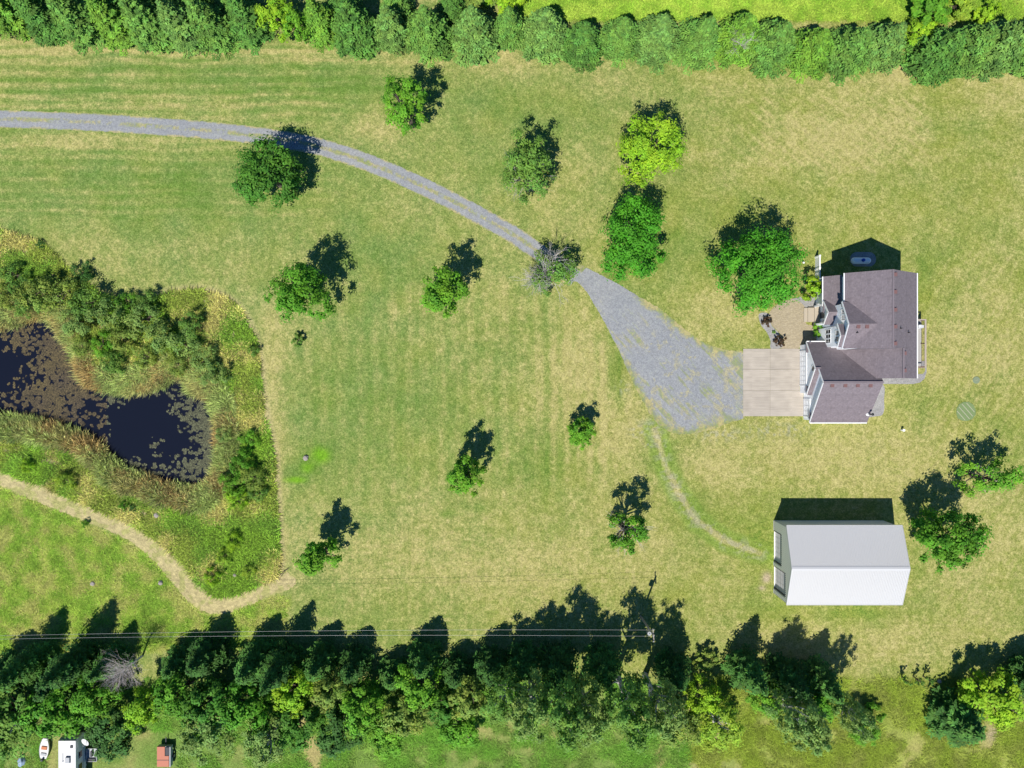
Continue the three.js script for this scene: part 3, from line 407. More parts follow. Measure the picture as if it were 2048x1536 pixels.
  // entry: landing steps, columns, door
  const land = new THREE.Group(); land.name = 'entry_landing'; house.add(land);
  mesh('step', gbox(583, 590, 0, 0.2, -152, -124), CONCRETE, land); mesh('step', gbox(589.9, 602, 0, 0.4, -152.2, -123.8), CONCRETE, land); mesh('step', gbox(601.9, 626, 0, 0.6, -156, -117), CONCRETE, land);
  mesh('porch_wall', gbox(613, 625.9, 0, 3.9, -157.5, -112), SIDING, house);
  mesh('porch_wall', gbox(602, 613, 0.6, 4.0, -119.5, -116), SIDING, house);
  { const d = mesh('front_door', gbox(612.4, 613, 0.6, 2.75, -142, -130), mat({ color: col(58, 72, 84), roughness: 0.5 }), house); mesh('handle', box(612 * U, 612.4 * U, 1.6, 1.7, -132 * U, -131.4 * U), BLACK, d); }
  for (const z of [-154, -118]) mesh('column', gbox(601.2, 604.2, 0.6, 3.85, z - 1.5, z + 1.5), TRIM, house);
  // roof vents and pipes
  const vent = (px, py, hf) => { let p, h = 8; for (let k = 0; k < 30; k++) { p = W(px, py, h); h = hf(p.x / U, p.z / U); } return W(px, py, h); };
  const boxVent = (p, sx, sz) => mesh('roof_vent', [new THREE.BoxGeometry(0.42, 0.16, 0.42).translate(p.x, p.y + 0.06, p.z), new THREE.BoxGeometry(0.5, 0.03, 0.5).translate(p.x, p.y + 0.15, p.z)], REDVENT, house);
  for (const y of [549, 583.8, 619.7, 653.3, 687]) boxVent(vent(1789.6, y, (x) => eP(x)));
  for (const y of [706.6, 741]) boxVent(vent(1808.4, y, (x) => eP(x)));
  for (const x of [1716, 1733.5]) boxVent(vent(x, 653.3, (a, z) => 9.86 - (z + 109.5) * 0.0465));
  for (const x of [1664, 1690, 1715, 1740.4]) boxVent(vent(x, 771, (a, z) => gS(z)));
  for (const p of [vent(1800.5, 656.5, (x) => eP(x)), vent(1816, 665, (x) => eP(x)), vent(1713, 665.5, (a, z) => 9.86 - (z + 109.5) * 0.0465)]) mesh('vent_pipe', rod(p.clone().setY(p.y - 0.1), p.clone().setY(p.y + 0.45), 0.07, 0.07, 10), BLACK, house);
  { const p = vent(1736, 828, (a, z) => gS(z)), c = mesh('stove_pipe', rod(p.clone().setY(p.y - 0.2), p.clone().setY(p.y + 1.3), 0.1, 0.1, 12), BLACK, house); mesh('cap', new THREE.ConeGeometry(0.2, 0.14, 14).translate(p.x, p.y + 1.42, p.z), BLACK, c); mesh('flashing', new THREE.CylinderGeometry(0.14, 0.3, 0.3, 12).translate(p.x, p.y + 0.1, p.z), TRIM, c); }
  // deck at the back: boards, posts, rails
  const dk = new THREE.Group(); dk.name = 'back_deck'; house.add(dk);
  const BOARD = [198, 206, 214].map((v) => mat({ color: col(v, v - 3, v - 8), roughness: 0.8 })), WOOD = mat({ color: col(150, 118, 92), roughness: 0.85 }), RAILTOP = mat({ color: col(206, 190, 176), roughness: 0.8 });
  for (let k = 0; k < 32; k++) { const x = 747.5 + k * 1.96; mesh('board', gbox(x, x + 1.8, 1.12, 1.16, -126, -33), BOARD[(k * 7 + (k >> 2)) % 3], dk); }
  mesh('joist_frame', [gbox(748, 809.5, 0.9, 1.11, -126, -125.2), gbox(748, 809.5, 0.9, 1.11, -33.8, -33), gbox(808.6, 809.6, 0.9, 1.11, -125.1, -33.9)], WOOD, dk);
  for (const z of [-125.5, -79.5, -33.5]) mesh('post', gbox(808.2, 810.2, 0, 2.25, z - 1, z + 1), WOOD, dk);
  mesh('rail', gbox(807.6, 810.9, 2.26, 2.31, -127, -32), RAILTOP, dk); mesh('rail', gbox(762, 807.5, 2.26, 2.31, -127, -124.6), RAILTOP, dk); mesh('rail', gbox(790, 807.5, 2.26, 2.31, -34.4, -32), WOOD, dk);
  const bal = []; for (let k = 0; k < 40; k++) { const z = -124 + k * 2.28; if (Math.abs(z + 79.5) > 1.4) bal.push(gbox(809, 809.6, 1.2, 2.25, z, z + 0.5)); } for (let k = 0; k < 20; k++) bal.push(gbox(764 + k * 2.2, 764.5 + k * 2.2, 1.2, 2.25, -126, -125.5)); mesh('balusters', bal, WOOD, dk).userData.kind = 'stuff';
  mesh('step', gbox(788, 806, 0, 0.55, -32.5, -25), WOOD, dk); 
}
{ // covered grill on the deck
  const t = thing('covered_grill', 'white cover over a grill on the back deck', 'grill', null, G(801, 1.17, -113)); const CV = mat({ color: col(240, 242, 246, 1.6), roughness: 0.7 });
  const g = new THREE.BoxGeometry(0.75, 1.0, 0.6, 4, 4, 4), p = g.attributes.position; for (let i = 0; i < p.count; i++) { const y = p.getY(i); p.setXYZ(i, p.getX(i) * (1 - 0.2 * (y + 0.5)) + 0.02 * Math.sin(i * 3), y > 0.45 ? y - 0.12 * Math.abs(p.getX(i)) * 2 : y, p.getZ(i) * (1 - 0.3 * (y + 0.5)) + 0.02 * Math.cos(i * 5)); } g.computeVertexNormals(); mesh('cover', g.translate(0, 0.55, 0), CV, t); mesh('side_shelf', box(0.36, 0.62, 0.72, 0.76, -0.2, 0.2), CV, t); for (const [x, z] of [[-0.3, -0.2], [0.3, -0.2], [-0.3, 0.2], [0.3, 0.2]]) mesh('leg', box(x - 0.03, x + 0.03, 0, 0.1, z - 0.03, z + 0.03), BLACK, t);
}
// concrete pad, patio, beds
const concMap = texture(512, 512, (x, y, o) => { const n = tnoise(x / 64, y / 64, 8), s = tnoise(x / 128, y / 8, 64) * 0.6 + tnoise(x / 64, y / 16, 32) * 0.4, h = hash2(x, y), f = 0.9 + 0.07 * (n - 0.5) + 0.1 * (s - 0.5) + 0.08 * h; o[0] = alb(224 * f); o[1] = alb(212 * f); o[2] = alb(197 * f); });
tiled(concMap, 1 / 6);
{
  const pad = new THREE.Group(); pad.name = 'concrete_pad'; scene.add(pad); tag(pad, 'pale concrete parking pad of six slabs before the garage', 'concrete pad', null, 'structure');
  const CM = [1, 0.96, 1.03].map((k) => mat({ map: concMap, color: new THREE.Color(k, k, k * 0.99), roughness: 0.95 }));
  const ys = [697.5, 739, 781, 832.5], xs = [1486, 1540, 1599.5]; let k = 0;
  for (let j = 0; j < 3; j++) for (let i = 0; i < 2; i++) { const x1 = i && j === 2 ? 1606.5 : xs[i + 1]; mesh('slab', curbed([[xs[i] + 0.15, ys[j] + 0.15], [x1 - 0.15, ys[j] + 0.15], [x1 - 0.15, ys[j + 1] - 0.15], [xs[i] + 0.15, ys[j + 1] - 0.15]], -0.1, 0.05 + 0.004 * (k % 2), metres), CM[k++ % 3], pad); }
}
const gravelMap = tiled(texture(256, 256, (x, y, o) => { const n = hash2(x >> 1, y >> 1), n2 = tnoise(x / 16, y / 16, 16), f = 0.76 + 0.3 * n + 0.1 * (n2 - 0.5); o[0] = alb(206 * f); o[1] = alb(203 * f); o[2] = alb(200 * f); }), 1 / 6);
const GRAVEL = mat({ map: gravelMap, roughness: 1, bumpMap: grainBump, bumpScale: 0.03 });
const paverMap = tiled(texture(512, 512, (x, y, o) => { const r = Math.floor(y / 16), c = Math.floor((x + (r % 2) * 16) / 32), v = hash2(c & 15, r & 31), joint = y % 16 < 1 || (x + (r % 2) * 16) % 32 < 1 ? 0.86 : 1, f = (0.86 + 0.14 * v + 0.08 * hash2(x, y)) * joint, w = hash2((c & 15) + 99, r & 31); o[0] = alb(lerp(212, 200, w) * f); o[1] = alb(lerp(196, 184, w) * f); o[2] = alb(lerp(166, 150, w) * f); }), 1 / 3.2);
structure('paver_patio', curbed(smoothLine([[1538, 628], [1560, 606], [1592, 600], [1612, 618], [1613, 648], [1660, 650], [1656, 690], [1600, 693], [1598, 696.5], [1562, 696.5], [1568, 690], [1566, 676], [1556, 662], [1544, 650]], true, 3), -0.1, 0.03, metres), mat({ map: paverMap, roughness: 0.95 }), 'tan paver patio between the shade tree and the entry');
structure('gravel_bed', sheet(smoothLine([[1518, 628], [1536, 627], [1543, 650], [1555, 663], [1565, 677], [1567, 690], [1561, 696.4], [1541, 696.4], [1541, 682], [1533, 664], [1522, 650]], true, 3), 0.02, metres), GRAVEL, 'curved pale gravel bed with small shrubs beside the patio');
structure('gravel_bed', sheet([[1576, 600], [1600, 594], [1642, 590], [1644, 616], [1614, 616], [1594, 606]], 0.02, metres), GRAVEL, 'gravel bed under the lime shrub by the porch');
structure('gravel_bed', sheet([[1700, 748], [1846, 748], [1850, 742], [1850, 736], [1834, 736], [1834, 722], [1853, 722], [1853, 745], [1849, 757], [1840, 765], [1826, 768], [1766, 768], [1700, 768]], 0.02, metres), GRAVEL, 'pale gravel strip along the south east corner of the house');
structure('gravel_bed', sheet(smoothLine([[1700, 770], [1766, 769], [1768, 800], [1768, 820], [1764, 830], [1752, 832.5], [1700, 833]], true, 3), 0.024, metres), GRAVEL, 'gravel bed behind the garage wing');
{ const e = []; for (let k = 0; k < 48; k++) { const a = k / 48 * 6.2832, c = Math.cos(a), s = Math.sin(a); e.push([1726 + Math.sign(c) * 12 + c * 14, 518.5 + s * 14.5]); } structure('gravel_bed', sheet(e, 0.02, metres), GRAVEL, 'oval gravel bed under the gas tank'); }
// gas tank
{
  const t = thing('gas_tank', 'long white gas tank with a blue dome in the house shade', 'gas tank', null, G(692, 0, -244.6)); const TW = mat({ color: new THREE.Color().setRGB(0.84, 0.85, 0.86), roughness: 0.4 });
  mesh('tank', new THREE.CapsuleGeometry(0.49, 1.95, 10, 24).rotateZ(Math.PI / 2).translate(0, 0.85, 0), TW, t);
  mesh('dome_lid', [new THREE.CylinderGeometry(0.25, 0.25, 0.22, 20).translate(0.12, 1.4, 0), new THREE.SphereGeometry(0.25, 20, 8, 0, 6.2832, 0, 1.57).scale(1, 0.4, 1).translate(0.12, 1.51, 0)], mat({ color: col(30, 84, 190, 1.3), roughness: 0.4 }), t);
  for (const x of [-0.8, 0.8]) mesh('foot', box(x - 0.12, x + 0.12, 0.02, 0.42, -0.35, 0.35), CONCRETE, t);
  for (const x of [-0.6, 0.75]) mesh('lifting_lug', box(x - 0.05, x + 0.05, 1.3, 1.42, -0.015, 0.015), TW, t);
}
{ const f = thing('white_fence', 'narrow white fence running north from the porch', 'fence', null, null); for (let k = 0; k < 12; k++) { const z = -253 + k * 4; mesh('board', gbox(606, 607, 0.05, 1.55, z, z + 3.8), TRIM, f); } for (const z of [-253, -229, -205]) mesh('post', gbox(605, 608, 0, 1.7, z - 1.4, z + 1.4), TRIM, f); mesh('rail', gbox(605.4, 607.6, 1.56, 1.64, -251.5, -206.5), TRIM, f); }

// ---------------------------------------------------------------- barn
{
  const barn = thing('metal_barn', 'white roofed metal barn with two overhead doors', 'barn');
  const x0 = 524, x1 = 741, z0 = 273, z1 = 417.5, zr = 345, he = 5.05, hr = 7.0, sl = (hr - he) / (zr - 269.5), hz = (z) => hr - Math.abs(z - zr) * sl;
  const WALL = mat({ color: new THREE.Color().setRGB(0.72, 0.71, 0.64), roughness: 0.55 }), ROOFM = mat({ color: new THREE.Color().setRGB(0.47, 0.47, 0.47), roughness: 0.5 }), BTRIM = mat({ color: col(226, 226, 224), roughness: 0.5 }), DOOR = mat({ color: new THREE.Color().setRGB(0.5, 0.48, 0.49), roughness: 0.55 }), DARK = mat({ color: col(70, 72, 80), roughness: 0.7 });
  const doors = [[294, 353, 2.9], [364, 407, 4.4]];
  // west gable wall with real door openings
  const sh = new THREE.Shape([[z0, 0], [z1, 0], [z1, hz(z1) - 0.12], [zr, hr - 0.12], [z0, hz(z0) - 0.12]].map(([z, h]) => new THREE.Vector2(-z * U, h)));
  for (const [a, b, h] of doors) sh.holes.push(new THREE.Path([[a, 0.02], [b, 0.02], [b, h], [a, h]].map(([z, y]) => new THREE.Vector2(-z * U, y))));
  mesh('gable_wall', new THREE.ExtrudeGeometry(sh, { depth: 0.3, bevelEnabled: false }).rotateY(Math.PI / 2).translate(x0 * U, 0, 0), WALL, barn);
  mesh('wall', gbox(x0 + 4, x1, 0, hz(z0) - 0.12, z0, z0 + 3), WALL, barn); mesh('wall', gbox(x0 + 4, x1, 0, hz(z1) - 0.12, z1 - 3, z1), WALL, barn);
  mesh('gable_wall', prism([[z0 + 3.02, 0], [z1 - 3.02, 0], [z1 - 3.02, hz(z1 - 3) - 0.12], [zr, hr - 0.12], [z0 + 3.02, hz(z0 + 3) - 0.12]].map(([z, h]) => [z * U, h]), (x1 - 3) * U, x1 * U, true), WALL, barn);
  const ribs = []; for (let z = z0 + 1.2; z < z1 - 1; z += 3.6) { const d = doors.find(([a, b]) => z > a - 2.5 && z < b + 2.5), lo = d ? d[2] + 0.12 : 0.05; ribs.push(gbox(x0 - 1.1, x0, lo, hz(z) - 0.16, z, z + 1.3)); }
  mesh('wall_ribs', ribs, WALL, barn).userData.kind = 'stuff';
  const nr = []; for (let x = x0 + 3; x < x1; x += 3.05) { nr.push(gbox(x, x + 0.9, 0.05, hz(z0) - 0.16, z0 - 0.45, z0)); nr.push(gbox(x, x + 0.9, 0.05, hz(z1) - 0.16, z1, z1 + 0.45)); } mesh('wall_ribs', nr, WALL, barn).userData.kind = 'stuff';
  doors.forEach(([a, b, h], di) => {
    const g = new THREE.Group(); g.name = 'overhead_door'; barn.add(g); const rows = di ? 7 : 5, cols = di ? 5 : 6;
    for (let k = 0; k < rows; k++) { const y0 = 0.03 + k * (h - 0.03) / rows, y1 = 0.03 + (k + 1) * (h - 0.03) / rows, list = [gbox(x0 + 2.6, x0 + 3.6, y0 + 0.012, y1 - 0.012, a + 0.1, b - 0.1)]; for (let i = 0; i < cols; i++) list.push(gbox(x0 + 2.2, x0 + 2.6, y0 + 0.09, y1 - 0.09, lerp(a, b, (i + 0.1) / cols), lerp(a, b, (i + 0.9) / cols))); mesh('door_section', list, DOOR, g); }
    mesh('door_casing', [gbox(x0 - 0.8, x0 - 0.02, 0, h + 0.1, a - 1.5, a - 0.02), gbox(x0 - 0.8, x0 - 0.02, 0, h + 0.1, b + 0.02, b + 1.5), gbox(x0 - 0.8, x0 - 0.02, h + 0.002, h + 0.1, a, b), gbox(x0 + 0.1, x0 + 2.5, 0.03, h - 0.01, b - 0.4, b - 0.05)], DARK, g);
  });
  mesh('corner_trim', [gbox(x0 - 0.7, x0 + 1.5, 0, hz(z0) - 0.16, z0 - 0.7, z0 - 0.02), gbox(x0 - 0.7, x0 + 1.5, 0, hz(z1) - 0.16, z1 + 0.02, z1 + 0.7), gbox(x0 - 1.4, x0 - 0.9, 0, 0.16, z0, doors[0][0] - 1.6), gbox(x0 - 1.4, x0 - 0.9, 0, 0.16, 354.6, 362.4), gbox(x0 - 1.4, x0 - 0.9, 0, 0.16, 408.6, z1)], BTRIM, barn);
  for (const s of [-1, 1]) {
    const ze = zr + s * 75.5, g = polyGeo([G(x0 - 1, he, ze), G(x1 + 2.5, he, ze), G(x1 + 2.5, hr, zr + s * 0.02), G(x0 - 1, hr, zr + s * 0.02)], 0.08), list = [];
    const m = mesh('roof_slope', g, ROOFM, barn);
    for (let x = x0 - 0.6; x < x1 + 2.2; x += 3.05) list.push(beam(G(x, he + 0.012, ze), G(x, hr + 0.012, zr + s * 1.2), 0.05, 0.04)); mesh('roof_ribs', list, ROOFM, m).userData.kind = 'stuff';
    mesh('eave_trim', beam(G(x0 - 1, he - 0.06, ze + s * 0.5), G(x1 + 2.5, he - 0.06, ze + s * 0.5), 0.06, 0.16), BTRIM, barn);
    for (const x of [x0 - 1.3, x1 + 2.8]) mesh('rake_trim', beam(G(x, he - 0.05, ze), G(x, hr - 0.05, zr), 0.05, 0.2), BTRIM, barn);
  }
  for (const s of [-1, 1]) mesh('ridge_cap', polyGeo([G(x0 - 1.2, hr + 0.06, zr), G(x1 + 2.7, hr + 0.06, zr), G(x1 + 2.7, hr + 0.06 - 4 * sl, zr + s * 4), G(x0 - 1.2, hr + 0.06 - 4 * sl, zr + s * 4)], 0.03), ROOFM, barn);
}

// ---------------------------------------------------------------- trees on the lawn
const lawnTrees = [ // name, px, py of the crown's middle, half widths px, height of the middle m, half height m, leaf, clumps, leaves, options, label
  ['shade_tree', 538, 350, 66, 68, 5.4, 4.4, 'oak', 95, 120, { leaf: 0.19 }, 'dark green round tree beside the gravel driveway bend'],
  ['young_tree', 813, 217, 39, 52, 6.6, 4.4, 'fresh', 72, 95, { gap: 0.2 }, 'loose tree between driveway and spruces'],
  ['lawn_tree', 1056, 338, 46, 70, 6.4, 4.8, 'dull', 84, 105, { gap: 0.3 }, 'tall dull green tree with bare grey twigs north of driveway'],
  ['maple_tree', 1303, 305, 62, 66, 6.8, 4.8, 'lime', 92, 115, {}, 'bright lime green tree north of the gravel apron'],
  ['maple_tree', 1271, 478, 57, 88, 6.0, 5.0, 'vivid', 120, 115, {}, 'long oval deep green tree just south of the lime tree'],
  ['maple_tree', 1516, 540, 80, 80, 7.0, 5.4, 'vivid', 150, 120, {}, 'largest broad green shade tree beside the patio'],
  ['lawn_tree', 603, 588, 54, 54, 7.0, 4.2, 'maple', 96, 95, {}, 'round lawn tree northeast of the pond corner'],
  ['lawn_tree', 890, 588, 41, 47, 6.6, 4.0, 'fresh', 72, 90, {}, 'small round tree in the middle of the west lawn'],
  ['young_tree', 1165, 866, 26, 29, 3.0, 2.6, 'fresh', 64, 75, { leaf: 0.14 }, 'smallest bushy tree on the lawn west of the apron'],
  ['young_tree', 930, 952, 34, 39, 5.6, 3.6, 'fresh', 66, 85, { gap: 0.1 }, 'young tree alone on the dry middle lawn'],
  ['young_tree', 1253, 1064, 42, 35, 5.6, 4.2, 'maple', 66, 85, { gap: 0.28 }, 'ragged sparse tree on the lawn west of the barn'],
  ['young_tree', 638, 1113, 38, 34, 5.6, 3.6, 'fresh', 66, 85, { gap: 0.1 }, 'young tree at the lawn edge near the hay path'],
  ['shade_tree', 1896, 1080, 66, 52, 6.2, 4.6, 'maple', 92, 105, { leaf: 0.2 }, 'full round tree just east of the barn'],
  ['lawn_tree', 1982, 958, 62, 42, 4.4, 3.4, 'fresh', 64, 80, { gap: 0.8, clump: 0.17 }, 'open ragged tree with bare twigs northeast of the barn'],
];
lawnTrees.forEach(([name, px, py, rx, rz, hc, ry, leaf, n, m, o, label], i) => {
  hc *= 0.97; ry = hc * 0.84; const k = U * (1 - hc / ALT), g = broadleaf(101 + i * 7, { rx: rx * k, rz: rz * k, ry, hc, n, m, ...o }), p = W(px, py, hc).setY(0);
  const t = plant(name, g, GREENS[leaf], BARK, label, 'tree', 'single trees on the lawn', p);
  if (/twigs|ragged/.test(label)) { const b = mesh('bare_branches', bareBranches(300 + i, { depth: 3, len: hc * 0.75, r: 0.09, first: 12 }), PALEBARK, t); b.rotation.y = i; }
});
{ // half dead tree leaning over the drive
  const p = W(1108, 540, 4.2).setY(0), g = broadleaf(77, { rx: 3.4, rz: 3.2, ry: 2.8, hc: 3.4, n: 60, m: 80, gap: 0.5, clump: 0.2 });
  const t = plant('dying_tree', g, GREENS.dull, PALEBARK, 'half dead tree with pale bare branches beside the driveway', 'tree', 'single trees on the lawn', p);
  mesh('bare_branches', bareBranches(8, { depth: 4, len: 4.0, r: 0.12, first: 15, lean: [-0.25, 0.05] }), PALEBARK, t); const b = mesh('bare_branches', bareBranches(18, { depth: 4, len: 2.8, r: 0.09, first: 14, lean: [-0.9, 0.5] }), PALEBARK, t); b.position.y = 0.6;
}
// ---------------------------------------------------------------- shrubs by the house
const bush = [0, 1, 2].map((k) => broadleaf(500 + k, { rx: 1, rz: 1, ry: 0.8, hc: 0.8, n: 30, m: 55, leaf: 0.11, limbs: 8, trunk: 0.05 }));
for (const [px, py, r, leaf, label] of [[1619, 578, 23, 'lime', 'large lime green shrub beside the porch'], [1640, 660, 15, 'fresh', 'round green shrub at the foot of the front wall'], [1533, 643, 10, 'wine', 'dark purplish shrub at the north end of the curved bed'], [1548, 664, 3.6, 'fresh', 'tiny green shrub in the middle of the curved bed'], [1560, 682.5, 11.5, 'wine', 'dark purplish shrub at the south end of the curved bed'], [595, 680, 13, 'dull', 'low brownish shrub alone on the lawn by the pond'], [1527, 612, 9, 'lime', 'yellow green shrub under the shade tree']]) {
  const s = r * U * 0.98, i = Math.round(px) % 3; plant('garden_shrub', bush[i], GREENS[leaf], BARK, label, 'shrub', 'garden shrubs', W(px, py, 0.8 * s).setY(0), px, [s, s * (r > 20 ? 1.5 : 1), s]);
}
// ---------------------------------------------------------------- spruce row along the north side
const spruceGeo = [0, 1, 2, 3, 4].map((k) => conifer(40 + k, { h: 10, r: 3.0, step: 0.34, taper: 0.75 + 0.06 * k, droop: 0.2 + 0.05 * k }));
{
  const row = [[-30, 72, 44, 10], [35, 76, 44, 10.6, 'greenspruce'], [105, 84, 42, 10, 'darkspruce'], [178, 98, 44, 10.5], [248, 98, 42, 10, 'greenspruce'], [318, 106, 42, 10.5], [382, 108, 38, 10, 'bluespruce'], [438, 110, 40, 10.5], [508, 98, 42, 9.5, 'darkspruce'], [650, 96, 38, 9, 'greenspruce'], [718, 116, 44, 10, 'darkspruce'], [790, 110, 36, 9, 'bluespruce'], [862, 124, 42, 10.2, 'spruce'], [950, 130, 46, 10.4, 'bluespruce'], [1018, 102, 34, 8, 'spruce'], [1088, 124, 44, 8.6, 'bluespruce'], [1162, 140, 40, 8.2, 'darkspruce'], [1236, 128, 40, 7.8, 'spruce'], [1308, 136, 46, 8.8, 'bluespruce'], [1392, 138, 46, 8.8, 'spruce'], [1466, 132, 42, 8.6, 'greenspruce'], [1532, 148, 46, 8.6, 'spruce'], [1608, 156, 44, 8.0, 'greenspruce'], [1682, 158, 46, 8.4, 'spruce'], [1752, 142, 44, 8.0, 'bluespruce'], [1852, 166, 46, 8.6, 'darkspruce'], [1910, 158, 46, 9, 'spruce'], [1972, 150, 46, 9.6, 'bluespruce'], [2040, 150, 46, 10, 'spruce']];
  const R = rng(5); let west = 0, east = 0;
  const tone = { spruce: 'mid green', bluespruce: 'bluish green', greenspruce: 'yellowish green', darkspruce: 'dark green' };
  row.forEach(([px, sEdge, r, h, leaf = 'spruce'], i) => {
    const isE = px > 1800, n = isE ? east++ : west++, base = W(px, sEdge - r * 0.92), s = r * U / 3.0;
    const label = isE ? `${tone[leaf]} spruce, ${ORD[n]} one east of the gap in the row` : px < 0 ? `mid green spruce cut by the picture's left edge` : `${tone[leaf]} spruce, ${ORD[n]} from west in the long row`;
    plant('spruce_tree', spruceGeo[i % 5], GREENS[leaf], BARK, label, 'tree', 'spruces along the north side', base, R() * 6.28, [s * 1.14, h / 10, s * 1.14]);
  });
  const back = [[20, 30, 40], [90, 22, 40], [170, 34, 42], [250, 30, 40], [330, 32, 42], [410, 30, 40], [480, 20, 36], [690, 20, 36], [800, 30, 34], [905, 30, 30]];
  back.forEach(([px, py, r], i) => plant('spruce_tree', spruceGeo[(i + 2) % 5], GREENS[i % 2 ? 'darkspruce' : 'spruce'], BARK, `dark spruce behind the long row, ${ORD[i]} from west`, 'tree', 'spruces behind the row', W(px, py), R() * 6.28, [r * U / 3, 0.9, r * U / 3]));
  const bl = broadleaf(61, { rx: 2.6, rz: 2.6, ry: 2.8, hc: 4.2, n: 60, m: 80 });
  plant('broadleaf_tree', bl, GREENS.lime, BARK, 'yellow green broadleaf tree among the western spruces', 'tree', null, W(572, 62));
  plant('broadleaf_tree', bl, GREENS.fresh, BARK, 'green broadleaf tree hugging the spruces at picture top', 'tree', null, W(608, 70), 2, [0.8, 0.85, 0.8]);
  const sap = broadleaf(62, { rx: 2, rz: 2, ry: 2, hc: 2.2, n: 46, m: 80, shape: 'round' });
  [[1845, 30, 1.5, 'maple', 'broad bush in the gap north of the eastern spruces'], [1830, 80, 1.1, 'lime', 'yellow green bush inside the gap between spruces'], [1905, 18, 1.0, 'yellow', 'yellow bush on the rough field behind the eastern spruces'], [1960, 40, 0.9, 'lime', 'lime bush behind the eastern spruces'], [1010, 10, 1.3, 'lime', 'lime bush behind the row where the field opens'], [960, 2, 1.2, 'olive', 'olive bush behind the row at the picture top']].forEach(([x, y, s, l, lab], i) => plant('field_bush', sap, GREENS[l], BARK, lab, 'bush', null, W(x, y), i * 2, [s, s * 0.8, s]));
  const db = mesh('dead_limb', bareBranches(33, { depth: 4, len: 2.2, r: 0.07, first: 12, lean: [0.2, 0.3] }), PALEBARK); db.position.copy(W(1474, 92, 3.0)); db.position.y = 2.6; tag(db, 'grey dead limb caught in the yellowish spruce', 'dead limb');
}
